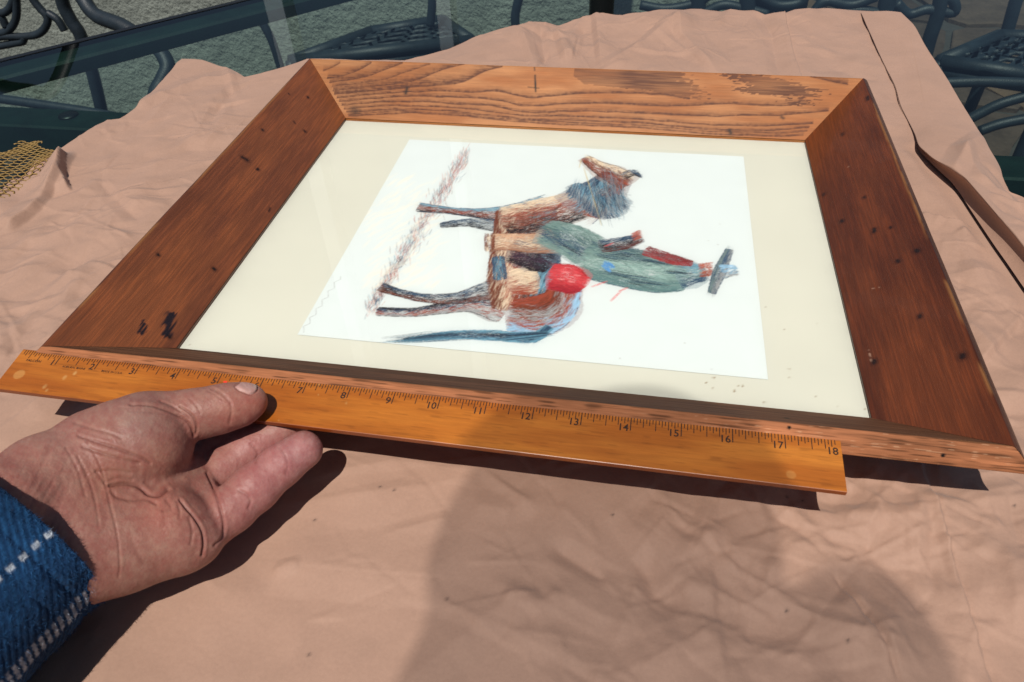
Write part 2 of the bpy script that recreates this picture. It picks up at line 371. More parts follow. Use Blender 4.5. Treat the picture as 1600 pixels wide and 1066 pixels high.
for side, (c, e, o, L) in SIDES.items():
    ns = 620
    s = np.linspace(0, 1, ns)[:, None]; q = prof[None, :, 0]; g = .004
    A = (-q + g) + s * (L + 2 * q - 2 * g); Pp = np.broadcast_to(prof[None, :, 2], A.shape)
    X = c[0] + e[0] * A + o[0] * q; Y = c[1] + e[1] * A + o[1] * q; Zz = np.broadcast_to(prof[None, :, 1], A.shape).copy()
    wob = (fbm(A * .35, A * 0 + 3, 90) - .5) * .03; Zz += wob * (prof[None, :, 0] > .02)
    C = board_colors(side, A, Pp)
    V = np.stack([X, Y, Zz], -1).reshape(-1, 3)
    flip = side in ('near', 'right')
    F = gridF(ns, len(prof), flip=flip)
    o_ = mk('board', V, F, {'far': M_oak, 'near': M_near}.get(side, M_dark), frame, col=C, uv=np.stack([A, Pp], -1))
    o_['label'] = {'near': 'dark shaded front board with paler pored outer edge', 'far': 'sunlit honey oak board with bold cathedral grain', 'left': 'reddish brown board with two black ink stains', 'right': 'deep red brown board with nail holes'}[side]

# backing, mat, print, glass
e_ = .006
V, F = boxVF(-W / 2 + e_, W / 2 - e_, -H / 2 + e_, H / 2 - e_, -.36, -.15); mk('backing_board', V, F, M_backing, frame, smooth=False)
PZ = -.085
pc = [at(638, 218, PZ), at(1162, 245, PZ), at(1200, 593.5, PZ), at(467, 523, PZ)]
px0, px1 = (pc[0][0] + pc[3][0]) / 2, (pc[1][0] + pc[2][0]) / 2
py1, py0 = (pc[0][1] + pc[1][1]) / 2, (pc[2][1] + pc[3][1]) / 2
nx, ny = 342, 263
gx, gy = np.meshgrid(np.linspace(-W / 2 + e_, W / 2 - e_, nx), np.linspace(-H / 2 + e_, H / 2 - e_, ny))
Cm = np.array([.615, .600, .525]) * (.97 + .06 * fbm(gx * .4, gy * .4, 201))[..., None]
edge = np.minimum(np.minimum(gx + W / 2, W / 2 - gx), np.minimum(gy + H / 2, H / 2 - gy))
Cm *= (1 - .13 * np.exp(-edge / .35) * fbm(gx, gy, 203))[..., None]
for (u, v, r, k) in [(1115.5, 590.5, .05, .7), (1118, 592, .03, .6), (1104, 598.5, .04, .8), (1113, 607, .04, .5), (1147, 611, .05, .75), (1160, 603, .045, .7), (1154, 602.5, .03, .6), (1194, 629, .05, .55), (1275, 620, .03, .5), (1234, 590, .035, .5), (1233, 577, .05, .35), (1315, 592, .03, .6), (1310, 636, .03, .6), (1225, 515, .03, .5), (1196, 480, .03, .4), (1276, 505, .02, .5), (1234, 330, .02, .5), (1289, 425, .03, .3), (296, 539, .04, .4), (650, 193, .04, .4), (1352, 640, .03, .5)]:
    p = at(u, v, -.1); d = np.hypot(gx - p[0], gy - p[1]); kk = ((1 - sst(r * .4, r, d)) * k)[..., None]; Cm = Cm * (1 - kk) + np.array([.22, .13, .05]) * kk
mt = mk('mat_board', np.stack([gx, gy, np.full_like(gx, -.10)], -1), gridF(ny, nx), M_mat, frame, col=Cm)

# the drawing: a plain coloured-pencil horse and rider of our own, drawn sideways on a white sheet
RES = .026
ni, nj = int((px1 - px0) / RES), int((py1 - py0) / RES)
art = np.ones((nj, ni, 3)) * np.array([.655, .69, .685])
gxx, gyy = np.meshgrid(np.linspace(px0, px1, ni), np.linspace(py0, py1, nj))
art *= (.985 + .03 * fbm(gxx * 2, gyy * 2, 301))[..., None]
tooth = np.random.default_rng(5).random((nj, ni))
def a2g(u, v):
    p = at(u, v, PZ); return (p[0] - px0) / (px1 - px0) * (ni - 1), (p[1] - py0) / (py1 - py0) * (nj - 1)
CLIP = [None]
def stroke(u0, v0, u1, v1, colr, wd=.03, al=.7):
    x0, y0 = a2g(u0, v0); x1, y1 = a2g(u1, v1); r = wd / RES
    xa, xb = int(min(x0, x1) - r - 2), int(max(x0, x1) + r + 3); ya, yb = int(min(y0, y1) - r - 2), int(max(y0, y1) + r + 3)
    xa, ya = max(xa, 0), max(ya, 0); xb, yb = min(xb, ni), min(yb, nj)
    if xb <= xa or yb <= ya: return
    gx_, gy_ = np.meshgrid(np.arange(xa, xb), np.arange(ya, yb)); dx, dy = x1 - x0, y1 - y0; L2 = dx * dx + dy * dy + 1e-9
    t = np.clip(((gx_ - x0) * dx + (gy_ - y0) * dy) / L2, 0, 1); d = np.hypot(gx_ - x0 - t * dx, gy_ - y0 - t * dy)
    k = np.clip(r + .5 - d, 0, 1) * al * (.55 + .45 * np.sin(np.pi * t)) * np.clip(.35 + tooth[ya:yb, xa:xb] * 1.1, 0, 1)
    if CLIP[0] is not None: k = k * CLIP[0][ya:yb, xa:xb]
    art[ya:yb, xa:xb] = art[ya:yb, xa:xb] * (1 - k[..., None]) + np.asarray(colr) * k[..., None]
rs = np.random.default_rng(11)
def hatch(spine, wid, cols, n, ln=16, wd=.022, al=.7, ang=0.0, edge_col=None, fr=.5):
    """pencil strokes filling a limb: spine points, widths across (px), colours with weights over the width"""
    sp = smooth_path([np.array([*p, 0.0]) for p in spine], 10)[:, :2]; wv = np.interp(np.linspace(0, 1, len(sp)), np.linspace(0, 1, len(wid)), wid)
    T = np.gradient(sp, axis=0); T /= np.linalg.norm(T, axis=1)[:, None]
    g_ = np.array([a2g(*q_) for q_ in sp]); sc_ = np.hypot(*(np.array(a2g(sp[0][0] + 10, sp[0][1])) - g_[0])) / 10; sc2 = np.hypot(*(np.array(a2g(sp[0][0], sp[0][1] + 10)) - g_[0])) / 10
    jj, ii = np.mgrid[0:nj, 0:ni]; pad = max(wid) * 2.2 * sc2; x0_, x1_ = int(max(g_[:, 0].min() - pad, 0)), int(min(g_[:, 0].max() + pad, ni)); y0_, y1_ = int(max(g_[:, 1].min() - pad, 0)), int(min(g_[:, 1].max() + pad, nj))
    sub = np.full((y1_ - y0_, x1_ - x0_), 1e9); gx_, gy_ = np.meshgrid(np.arange(x0_, x1_), np.arange(y0_, y1_))
    Tg = np.gradient(g_, axis=0); Tg /= np.linalg.norm(Tg, axis=1)[:, None] + 1e-9
    for i in range(len(sp) - 1):
        Nn = np.array([-T[i][1], T[i][0]]); wg = np.hypot(*(np.array(a2g(*(sp[i] + Nn * wv[i] * .5))) - g_[i])) + .3
        d_ = g_[i + 1] - g_[i]; t_ = np.clip(((gx_ - g_[i][0]) * d_[0] + (gy_ - g_[i][1]) * d_[1]) / (d_ @ d_ + 1e-9), 0, 1)
        tu = ((gx_ - g_[i][0]) * d_[0] + (gy_ - g_[i][1]) * d_[1]) / (d_ @ d_ + 1e-9); ld = np.hypot(*d_)
        over = (np.clip(-tu, 0, None) * (i == 0) + np.clip(tu - 1, 0, None) * (i == len(sp) - 2)) * ld * 4
        sub = np.minimum(sub, np.hypot(gx_ - g_[i][0] - t_ * d_[0], gy_ - g_[i][1] - t_ * d_[1]) - wg + over)
    for e_i, sg_ in ((0, -1), (len(sp) - 1, 1)):
        tt2 = ((gx_ - g_[e_i][0]) * Tg[e_i][0] + (gy_ - g_[e_i][1]) * Tg[e_i][1]) * sg_; nr_ = np.hypot(gx_ - g_[e_i][0], gy_ - g_[e_i][1]) < max(wid) * 1.2 * sc2 + 8
        sub = np.where(nr_ & (tt2 > 1.5), sub + (tt2 - 1.5) * 3, sub)
    CLIP[0] = None; full = np.zeros((nj, ni)); sub = sub + (vn(gx_ * .3, gy_ * .3, 333) - .5) * 1.6
    full[y0_:y1_, x0_:x1_] = np.clip(.5 - sub, 0, 1)
    if n > 200:
        kk = full * .55 * (.6 + .4 * tooth); mc = np.mean(cols, 0) * .8 + .12; art[:] = art * (1 - kk[..., None]) + mc * kk[..., None]
    if n > 120: CLIP[0] = np.clip(full + .10, 0, 1)
    for _ in range(int(n * 1.5)):
        i = rs.integers(len(sp)); lat = rs.uniform(-1, 1); lat = np.sign(lat) * abs(lat) ** .8
        p = sp[i] + np.array([-T[i][1], T[i][0]]) * lat * wv[i] * .5
        a = ang + rs.normal(0, .22); d = np.array([T[i][0] * math.cos(a) - T[i][1] * math.sin(a), T[i][0] * math.sin(a) + T[i][1] * math.cos(a)]) * ln * rs.uniform(.4, 1)
        c = cols[int(np.clip((lat * .5 + .5) * len(cols) + rs.normal(0, .55), 0, len(cols) - 1))]
        stroke(*(p - d / 2), *(p + d / 2), c * rs.uniform(.75, 1.25), wd * .72 * rs.uniform(.6, 1.3), al)
    CLIP[0] = None
    if edge_col is not None:
        for sgn in (-1, 1):
            for i in range(0, len(sp) - 1):
                if rs.random() < fr + .3:
                    o1 = np.array([-T[i][1], T[i][0]]) * sgn * wv[i] * .5; o2 = np.array([-T[i + 1][1], T[i + 1][0]]) * sgn * wv[i + 1] * .5
                    stroke(*(sp[i] + o1), *(sp[i + 1] + o2), edge_col, .018, .8)
BR, RB, CR, NV, BK, TL_, GY, SG, RD, LB = (lin(110, 55, 35), lin(150, 70, 50), lin(215, 195, 170), lin(50, 75, 100), lin(35, 28, 32), lin(105, 150, 170), lin(150, 150, 150), lin(120, 145, 140), lin(190, 60, 65), lin(150, 185, 210))
# ground shrub strokes along a slanting band
for _ in range(900):
    t = rs.random(); u = 575 + 155 * t + rs.normal(0, 3 + 9 * (1 - abs(2 * t - 1)) * rs.random()); v = 490 - 250 * t + rs.normal(0, 5)
    stroke(u, v, u + rs.uniform(-5, 9), v - rs.uniform(4, 14), [TL_, NV, lin(190, 110, 100), BR, lin(200, 150, 130)][rs.integers(5)], .010, .6)
for _ in range(160):
    u, v = rs.uniform(560, 680), rs.uniform(280, 460); stroke(u, v, u + rs.uniform(10, 26), v - rs.uniform(6, 16), lin(232, 222, 205), .05, .3)
# body of the horse, standing, back to the right of the sheet
hatch([(590, 487), (645, 488), (690, 482), (735, 476), (785, 482)], [13, 13, 17, 22, 48], [BK, NV, RB, GY], 620, 15, edge_col=BK)
hatch([(596, 449), (625, 458), (665, 466), (715, 466), (760, 455), (795, 450)], [14, 11, 13, 17, 28, 42], [NV, BK, BR], 460, 14, edge_col=BK)
hatch([(655, 324), (700, 329), (740, 333), (775, 335), (815, 335), (855, 330)], [14, 10, 13, 22, 38, 52], [TL_, BR, RB, BK], 700, 15, edge_col=NV)
hatch([(690, 352), (730, 348), (775, 352), (815, 352)], [9, 12, 20, 34], [NV, BK], 260, 12)
hatch([(822, 330), (822, 380), (818, 430), (815, 480)], [95, 108, 112, 92], [NV, TL_, BK, BR, RB, CR, BR], 2600, 20, wd=.026, ang=.35)
hatch([(800, 492), (840, 494), (872, 478), (888, 440)], [50, 66, 60, 44], [RB, BR, GY, RB, LB], 1300, 18, wd=.03, edge_col=BR)
hatch([(800, 440), (835, 438)], [40, 44], [CR, CR, RB], 300, 16, wd=.03, al=.6)
hatch([(790, 345), (850, 335), (905, 320)], [44, 52, 46], [CR, RB, BR, BK], 800, 16, wd=.028)
hatch([(905, 325), (935, 305), (955, 285), (965, 275)], [66, 54, 42, 34], [NV, TL_, BR, RB], 1000, 18, edge_col=NV)
hatch([(982, 285), (960, 274), (935, 262), (914, 248)], [30, 30, 20, 13], [BR, RB, BR, CR], 620, 11, edge_col=BK)
hatch([(975, 275), (990, 270), (1000, 275)], [12, 9, 3], [NV, BK], 70, 12, edge_col=BK)
hatch([(895, 290), (930, 318), (950, 325), (975, 310)], [18, 30, 34, 20], [NV, TL_, GY, NV], 620, 20, wd=.014, ang=1.1)
for p in [((908, 250), (905, 262)), ((912, 262), (924, 300)), ((924, 300), (940, 352))]: stroke(*p[0], *p[1], lin(200, 175, 120), .02, .8)
hatch([(632, 531), (700, 524), (770, 524), (830, 528), (858, 512)], [4, 12, 16, 15, 12], [TL_, NV, BK, NV, TL_], 900, 34, wd=.014)
hatch([(800, 392), (835, 398), (862, 405)], [34, 52, 44], [NV, BK, lin(70, 50, 65), BK], 700, 15)
hatch([(778, 402), (782, 436)], [20, 22], [NV, TL_, NV], 160, 12)
for k in range(70):
    a_ = rs.uniform(-9, 9); stroke(855 + rs.normal(0, 5), 522 + a_ * .4, 790 + rs.normal(0, 12), 527 + a_ * .8, [NV, BK, TL_][k % 3], .010, .8); stroke(700 + rs.normal(0, 20), 525 + a_ * .8, 628 + rs.normal(0, 14), 532 + a_ * .5, [NV, BK, TL_][k % 3], .009, .7)
for k in range(240):
    a_ = rs.uniform(0, 1); stroke(925 + 45 * a_ + rs.normal(0, 5), 300 + rs.normal(0, 18), 938 + 40 * a_ + rs.normal(0, 8), 325 + rs.normal(0, 12), [NV, TL_, BK, GY][k % 4], .009, .6)
# the rider: plain coat and broad hat
hatch([(772, 378), (800, 378), (835, 380), (865, 375)], [26, 26, 30, 42], [lin(200, 160, 130), CR, lin(165, 120, 95)], 420, 14, edge_col=BR)
hatch([(765, 368), (765, 390)], [16, 14], [BR, CR, BR], 90, 8, edge_col=BR)
hatch([(850, 362), (890, 375), (925, 395)], [40, 52, 58], [SG, lin(90, 115, 112), NV, SG], 900, 18)
hatch([(915, 405), (965, 415), (1020, 425), (1065, 428)], [56, 62, 64, 52], [lin(80, 105, 110), SG, lin(150, 175, 168), SG, lin(95, 125, 125)], 1900, 22, wd=.028, edge_col=NV)
hatch([(1065, 428), (1085, 428), (1100, 426)], [48, 30, 24], [TL_, SG, NV], 260, 12)
for (u0, v0, u1, v1) in ((930, 400, 1000, 408), (945, 425, 1040, 440), (985, 440, 1050, 447), (1000, 405, 1060, 418), (880, 380, 925, 402), (960, 395, 1010, 402), (1040, 425, 1085, 430)):
    for k in range(16): stroke(u0 + rs.normal(0, 6), v0 + rs.normal(0, 2.2), u0 + (u1 - u0) * rs.uniform(.5, 1), v0 + (v1 - v0) * rs.uniform(.5, 1) + rs.normal(0, 2), [NV, BK, lin(70, 95, 100)][k % 3], .012, .75)
hatch([(1010, 392), (1050, 405), (1080, 412)], [16, 16, 8], [lin(120, 45, 45), lin(150, 55, 55)], 240, 15)
hatch([(940, 385), (975, 380), (1000, 372)], [20, 20, 14], [NV, BK, lin(90, 45, 40)], 260, 12)
hatch([(990, 370), (1000, 366)], [12, 13], [lin(165, 85, 70)], 60, 7)
hatch([(1095, 422), (1112, 420)], [22, 20], [lin(175, 95, 75), lin(150, 80, 60)], 120, 7)
hatch([(1112, 458), (1124, 426), (1140, 390)], [12, 20, 11], [lin(110, 125, 125), NV, GY], 380, 14, edge_col=NV)
hatch([(1128, 425), (1150, 422)], [22, 16], [LB, lin(120, 160, 185), GY], 160, 8)
hatch([(862, 432), (890, 436), (912, 444)], [40, 46, 26], [RD, lin(205, 80, 85), RD, lin(160, 40, 50)], 800, 13, wd=.03, edge_col=lin(130, 30, 35))
for q in ((880, 425), (888, 440), (898, 430), (872, 436)): stroke(q[0], q[1], q[0] + 9, q[1] + 1, lin(230, 150, 150), .03, .9)
for q in (((955, 470), (970, 455)), ((968, 455), (980, 450)), ((925, 448), (948, 440)), ((945, 385), (958, 380))): stroke(*q[0], *q[1], lin(215, 90, 90), .035, .7)
hatch([(945, 412), (955, 420)], [12, 12], [lin(90, 145, 200)], 60, 8)
# a faint pencil squiggle in the corner
rr_ = [(532 - 3.2 * k + 4 * math.sin(k * 2.1) * (1 if k % 3 else 1.6), 432 + k * 4.6) for k in range(20)]
for a, b in zip(rr_[:-1], rr_[1:]): stroke(*a, *b, lin(110, 100, 95), .009, .6)
for (u, v) in [(1106, 376), (1121, 382), (1124, 350), (1111, 577), (1069, 536), (968, 560)]: stroke(u, v, u + 1.5, v + .5, lin(150, 140, 130), .02, .6)
zz = PZ + .012 * np.exp(-(py1 - gyy) / .12) * (.5 + .5 * np.sin(gxx * 1.3 + 1)) * sst(px0 + 2, px0 + 4, gxx)
top = np.stack([gxx, gyy, zz], -1)
mk('print_sheet', top, gridF(nj, ni), M_print, frame, col=art)
V, F = boxVF(-W / 2 + e_, W / 2 - e_, -H / 2 + e_, H / 2 - e_, -.052, -.04); mk('glass_pane', V, F[1:2], M_pglass, frame, smooth=False)

# ------------------------------------------------------------------ the 18 inch ruler
RO = np.array([-10.811, -8.4544, 1.437]); RD_ = np.array([1, -.0057, -.0026]); RN = np.array([-.0057, -.9937, -.1119])
RD_ /= np.linalg.norm(RD_); RN -= RN @ RD_ * RD_; RN /= np.linalg.norm(RN); RU = np.cross(RN, RD_)
if RU[2] < 0: RU = -RU
def rp(a, b, c=0.0): return RO + np.multiply.outer(a, RD_) + np.multiply.outer(b, RN) + np.multiply.outer(c, RU)
ruler = empty('ruler', rp(9., .6, -.14), label='orange varnished wooden eighteen inch ruler held against the near edge of the frame', cat='ruler')
RW, RT = 1.168, .13
secp = [(0.0, -.05), (0.012, -.004), (.03, 0)] + [(.03 + (RW - .045) * k / 46, 0) for k in range(1, 47)] + [(RW - .004, -.006), (RW, -.02), (RW + .002, -RT + .02), (RW - .02, -RT), (.03, -RT), (0, -.09)]
na = 720; aa = np.linspace(-.035, 18.045, na)[:, None]; sb = np.array(secp)
A = np.broadcast_to(aa, (na, len(sb))); B = np.broadcast_to(sb[None, :, 0], A.shape); Cc = np.broadcast_to(sb[None, :, 1], A.shape)
V = rp(A, B, Cc)
base = np.array([.47, .150, .018]); b2 = np.array([.35, .095, .010])
n1 = fbm(A * .35, B * 2.2, 401); C = base + (b2 - base) * sst(.3, .7, n1)[..., None]
C *= (.86 + .26 * fbm(A * .8, B * 26, 403))[..., None]; C *= (1 - .22 * sst(.72, .9, vn(A * 3, B * 40, 407)))[..., None]
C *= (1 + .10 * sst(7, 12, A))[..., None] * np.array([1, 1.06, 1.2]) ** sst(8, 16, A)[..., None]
for (a0, b0, r, k) in ((.33, .72, .14, .42), (17.06, .93, .10, .28)):
    d = np.hypot((A - a0), B - b0); kk = ((1 - sst(r * .8, r, d)) * k)[..., None]; C = C * (1 - kk) + np.array([.62, .33, .10]) * kk
for (u, v, r) in ((70, 604, .09), (73, 610, .06), (101, 590, .09), (117, 583, .08), (498, 601, .05), (497, 617, .03), (541, 630, .05), (435, 657, .03)):
    d0 = ray(u, v); t = (RO - CAM) @ RU / (d0 @ RU); P = CAM + t * d0 - RO; a0, b0 = P @ RD_, P @ RN
    kk = ((1 - sst(r * .3, r, np.hypot((A - a0) * 1.4, B - b0))) * .6 * fbm(A * 9, B * 9, 405))[..., None]; C = C * (1 - kk) + np.array([.72, .5, .2]) * kk
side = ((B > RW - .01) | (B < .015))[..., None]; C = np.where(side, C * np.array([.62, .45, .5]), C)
F = gridF(na, len(sb), wrap=True); m_ = len(sb)
Vt = V.reshape(-1, 3); Fl = [tuple(f) for f in F.tolist()] + [tuple(range(m_)), tuple(range((na - 1) * m_, na * m_))[::-1]]
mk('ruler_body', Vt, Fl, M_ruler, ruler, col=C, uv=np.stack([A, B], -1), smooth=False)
parts = []
for i in range(0, 289):
    if i == 0 or i == 288: continue
    L_ = .353 if i % 16 == 0 else .30 if i % 8 == 0 else .245 if i % 4 == 0 else .19 if i % 2 == 0 else .145
    x = i / 16; hw = .0085 if i % 16 else .0105; zz_ = .003
    x += RNG.normal(0, .0012); L_ += RNG.normal(0, .004)
    v = np.array([rp(x - hw, .03, zz_), rp(x + hw, .03, zz_), rp(x + hw, L_, zz_), rp(x - hw, L_, zz_)])
    parts.append((v, [(0, 3, 2, 1)]))
V, F = join(parts); mk('scale_mark', V, F, M_ink, ruler, smooth=False, kind='stuff')
def text_on_ruler(name, s, a, b, size, sx=1.0, mat_=M_ink, bold=.0, right=True):
    cu = bpy.data.curves.new('t', 'FONT'); cu.body = s; cu.size = 1; cu.offset = bold; cu.align_x = 'RIGHT' if right else 'LEFT'; cu.resolution_u = 4
    ob = bpy.data.objects.new('t', cu); scene.collection.objects.link(ob); bpy.context.view_layer.update()
    me = bpy.data.meshes.new_from_object(ob.evaluated_get(bpy.context.evaluated_depsgraph_get()))
    v = np.array([list(p.co) for p in me.vertices]); f = [tuple(p.vertices) for p in me.polygons]
    bpy.data.objects.remove(ob); bpy.data.meshes.remove(me)
    V = rp(a + v[:, 0] * size * sx, b - v[:, 1] * size, np.full(len(v), .003))
    return mk(name, V, f, mat_, ruler, smooth=False)
for k in range(1, 19):
    text_on_ruler('numeral', str(k), k - .035 if k < 18 else 17.985, .365, .235, 1.0 if k < 10 else .95, bold=.016)
text_on_ruler('maker_lettering', 'FALCON', .62, .335, .085, 1.15, bold=.02)
text_on_ruler('maker_lettering', 'AUBURN, MAINE', 1.79, .395, .078, 1.0, bold=.01)
text_on_ruler('maker_lettering', 'MADE IN U.S.A.', 2.72, .395, .078, 1.0, bold=.01)
d0 = ray(352, 597); t = (RO - CAM) @ RU / (d0 @ RU); P = CAM + t * d0 - RO
ph = np.linspace(0, 2 * np.pi, 14, endpoint=False)
mk('red_dot', rp(P @ RD_ + .05 * np.cos(ph), P @ RN + .028 * np.sin(ph), np.full(14, .004)), [tuple(range(14))[::-1]], M_red, ruler, smooth=False)

# ------------------------------------------------------------------ kraft paper on the glass table
TZ = -.70                           # top of the glass
PB = -.52                           # paper resting level
def poly_px(pts, z=PB): return np.array([at(u, v, z)[:2] for u, v in pts])
left_px = [(-330, 620), (-200, 430), (-90, 345), (0, 296), (21, 276), (28, 277), (82, 242), (120, 219), (169, 190), (189, 188), (217, 169), (234, 150), (286, 97)]
top_px = [(286, 97), (318, 99), (354, 107), (381, 119), (414, 111), (444, 104), (480, 93), (560, 96), (632, 92), (700, 75), (737, 64), (812, 49), (884, 36), (917, 29), (1000, 32), (1045, 26), (1075, 20), (1176, 20.6), (1195, 28), (1223, 28), (1240, 22), (1285, 18), (1343, 17), (1400, 20)]
right_px = [(1400, 20), (1424, 41), (1446, 81), (1490, 158), (1532, 221), (1560, 266), (1576, 300), (1600, 315), (1660, 400), (1760, 520), (1900, 760)]
Lp, Tp, Rp = poly_px(left_px), poly_px(top_px), poly_px(right_px)
Lp = np.vstack([[Lp[0] + (-1.5, -14)], Lp]); Rp = np.vstack([Rp, [Rp[-1] + (-1, -14)]])
def resample(P, n):
    d = np.r_[0, np.cumsum(np.hypot(*np.diff(P, axis=0).T))]; t = np.linspace(0, d[-1], n); return np.stack([np.interp(t, d, P[:, 0]), np.interp(t, d, P[:, 1])], -1)
def bezpoly(P): return P
NX, NY = 900, 980
Lr = resample(Lp, NY); Rr = resample(Rp[::-1], NY); Tr = resample(Tp, NX)
Br = np.stack([np.linspace(Lr[0, 0], Rr[0, 0], NX), np.linspace(Lr[0, 1], Rr[0, 1], NX)], -1)
s = np.linspace(0, 1, NX)[None, :, None]; t = np.linspace(0, 1, NY)[:, None, None]
PP = (1 - t) * Br[None] + t * Tr[None] + (1 - s) * Lr[:, None] + s * Rr[:, None] - ((1 - s) * (1 - t) * Br[0] + s * (1 - t) * Br[-1] + (1 - s) * t * Tr[0] + s * t * Tr[-1])
PX, PY = PP[..., 0], PP[..., 1]
h = np.zeros_like(PX)
def crease(p0, p1, a, wl, wr, soft=.015):
    """sharp-crested fold along a segment"""
    global h
    p0 = np.asarray(p0); p1 = np.asarray(p1); d = p1 - p0; L = np.hypot(*d); d /= L
    w0 = max(wl, wr) + .05; lo = np.minimum(p0, p1) - w0 - .25 * L; hi = np.maximum(p0, p1) + w0 + .25 * L
    sel = (PX > lo[0]) & (PX < hi[0]) & (PY > lo[1]) & (PY < hi[1])
    if not sel.any(): return
    rr = np.flatnonzero(sel.any(1)); cc = np.flatnonzero(sel.any(0)); sl = (slice(rr[0], rr[-1] + 1), slice(cc[0], cc[-1] + 1)); X_, Y_ = PX[sl], PY[sl]
    al = (X_ - p0[0]) * d[0] + (Y_ - p0[1]) * d[1]; pe = -(X_ - p0[0]) * d[1] + (Y_ - p0[1]) * d[0]
    w_ = np.where(pe > 0, wl, wr); r = np.sqrt(pe * pe + soft * soft) / w_
    win = np.clip(np.minimum(al + .25 * L, 1.25 * L - al) / (.45 * L), 0, 1); win = win * win * (3 - 2 * win)
    h[sl] += 1.8 * a * np.clip(1 - r, 0, 1) ** 1.1 * win
def cpx(pts, a, wl, wr, soft=.03):
    q = poly_px(pts)
    for i in range(len(q) - 1):
        crease(q[i], q[i + 1], a, wl, wr, soft)
def mask(u, v, r, k=1):             # soft region weight around a picture position
    p = at(u, v, PB); return k * np.exp(-((PX - p[0]) ** 2 + (PY - p[1]) ** 2) / (2 * r * r))
rc = np.random.default_rng(23)
# random crumpling, stronger where the sheet has been handled
zones = [((60, 430), 5.0, 70, .07), ((250, 220), 4.5, 26, .05), ((860, 75), 4.5, 26, .07), ((1250, 800), 4.2, 50, .05), ((1020, 950), 3.6, 34, .045), ((1520, 800), 3.2, 34, .06), ((1560, 520), 3.6, 40, .07), ((600, 900), 4, 9, .022), ((1350, 980), 3, 18, .04), ((100, 600), 3, 26, .05)]
for (c_, r_, n_, a_) in zones:
    p = at(*c_, PB)
    for _ in range(int(n_ * 1.6)):
        q = p[:2] + rc.normal(0, r_ * .62, 2); th = rc.uniform(0, np.pi); L_ = rc.uniform(.5, 2.6); d_ = np.array([math.cos(th), math.sin(th)]) * L_
        crease(q, q + d_, rc.choice([-1, 1], p=[.35, .65]) * a_ * rc.uniform(.25, 1) * min(1, L_ / 1.6), rc.uniform(.15, 1.1), rc.uniform(.1, .9), .012)
# thin sharp crease lines, in little bundles
for (c_, r_, n_, a_) in [((60, 430), 4.5, 60, .016), ((250, 220), 4.5, 30, .013), ((860, 75), 4.0, 26, .02), ((1100, 60), 3.5, 16, .018), ((1300, 830), 3.4, 46, .015), ((1020, 930), 3.2, 36, .015), ((1530, 850), 2.6, 30, .017), ((1540, 500), 3.2, 34, .018), ((600, 850), 3.4, 12, .008), ((1420, 980), 2.6, 20, .014), ((100, 600), 2.5, 22, .014)]:
    p = at(*c_, PB)
    for _ in range(n_):
        q = p[:2] + rc.normal(0, r_ * .6, 2); th = rc.uniform(0, np.pi)
        for k in range(rc.integers(2, 5)):
            L_ = rc.uniform(.35, 1.3); q2 = q + np.array([math.cos(th), math.sin(th)]) * L_; w1 = rc.uniform(.07, .12)
            crease(q, q2, a_ * rc.uniform(.4, 1.1) * rc.choice([1, 1, -1]), w1, w1 * rc.uniform(1, 3), .008); q = q2; th += rc.normal(0, .45)
# folds traced from the photograph
cpx([(15, 355), (60, 325), (92, 283), (110, 245)], .16, .9, .22)
cpx([(105, 250), (100, 275), (108, 295)], .20, .10, .8)
cpx([(62, 322), (130, 300), (150, 282)], .06, .3, .8)
cpx([(155, 285), (185, 315), (215, 345)], -.05, .3, .4)
cpx([(75, 340), (50, 372), (10, 395)], .05, .4, .5)
cpx([(220, 168), (260, 150), (320, 128), (372, 120)], .10, 1.0, .6)
cpx([(365, 140), (340, 170), (330, 195)], -.06, .35, .5)
cpx([(355, 105), (366, 145)], .05, .3, .3)
cpx([(275, 235), (310, 215)], .05, .5, .4)
cpx([(930, 30), (938, 100)], .12, 1.2, .25)
cpx([(870, 50), (885, 100)], .10, .5, .3)
cpx([(845, 52), (852, 100)], -.08, .3, .4)
cpx([(815, 60), (832, 100)], .09, .5, .3)
cpx([(905, 40), (880, 75)], .05, .4, .4)
cpx([(950, 105), (1000, 75), (1060, 35)], .12, .5, 1.2)
cpx([(1058, 35), (1062, 60), (1110, 108)], .12, 1.2, .35)
cpx([(1035, 62), (1095, 100)], .07, .5, .4)
cpx([(1188, 28), (1206, 55), (1215, 110)], -.10, .6, .5)
cpx([(1245, 60), (1300, 85), (1260, 75)], .03, .5, .5)
cpx([(1432, 235), (1440, 300), (1500, 345)], .05, .7, .6)
cpx([(1440, 335), (1470, 345), (1540, 358)], .10, .15, .7)
cpx([(1500, 362), (1520, 372), (1545, 385)], .06, .3, .5)
cpx([(500, 748), (620, 722), (750, 738)], .05, .5, .5)
cpx([(430, 790), (560, 775), (730, 750)], .05, .5, .9)
cpx([(430, 880), (560, 895), (700, 905)], .07, 1.0, .7, .2)
cpx([(430, 890), (465, 882)], .04, .2, .25)
cpx([(745, 790), (790, 800), (840, 780)], .03, .4, .4)
cpx([(870, 860), (935, 900), (985, 925)], -.07, .4, .3)
cpx([(935, 905), (1005, 925)], .04, .3, .3)
cpx([(790, 935), (830, 955), (870, 930), (930, 960), (985, 980)], .06, .5, .45)
cpx([(640, 1060), (720, 1000), (780, 950)], .03, .5, .5)
cpx([(1100, 835), (1140, 880), (1200, 920), (1290, 980), (1390, 1055)], .075, .9, .5)
cpx([(1060, 900), (1130, 950), (1200, 960)], .05, .5, .4)
cpx([(1000, 880), (1050, 950), (1150, 975)], -.05, .5, .4)
cpx([(1310, 900), (1340, 945), (1375, 1010), (1400, 1066)], -.05, .10, .10, .01)
cpx([(1310, 955), (1340, 935)], .05, .3, .3)
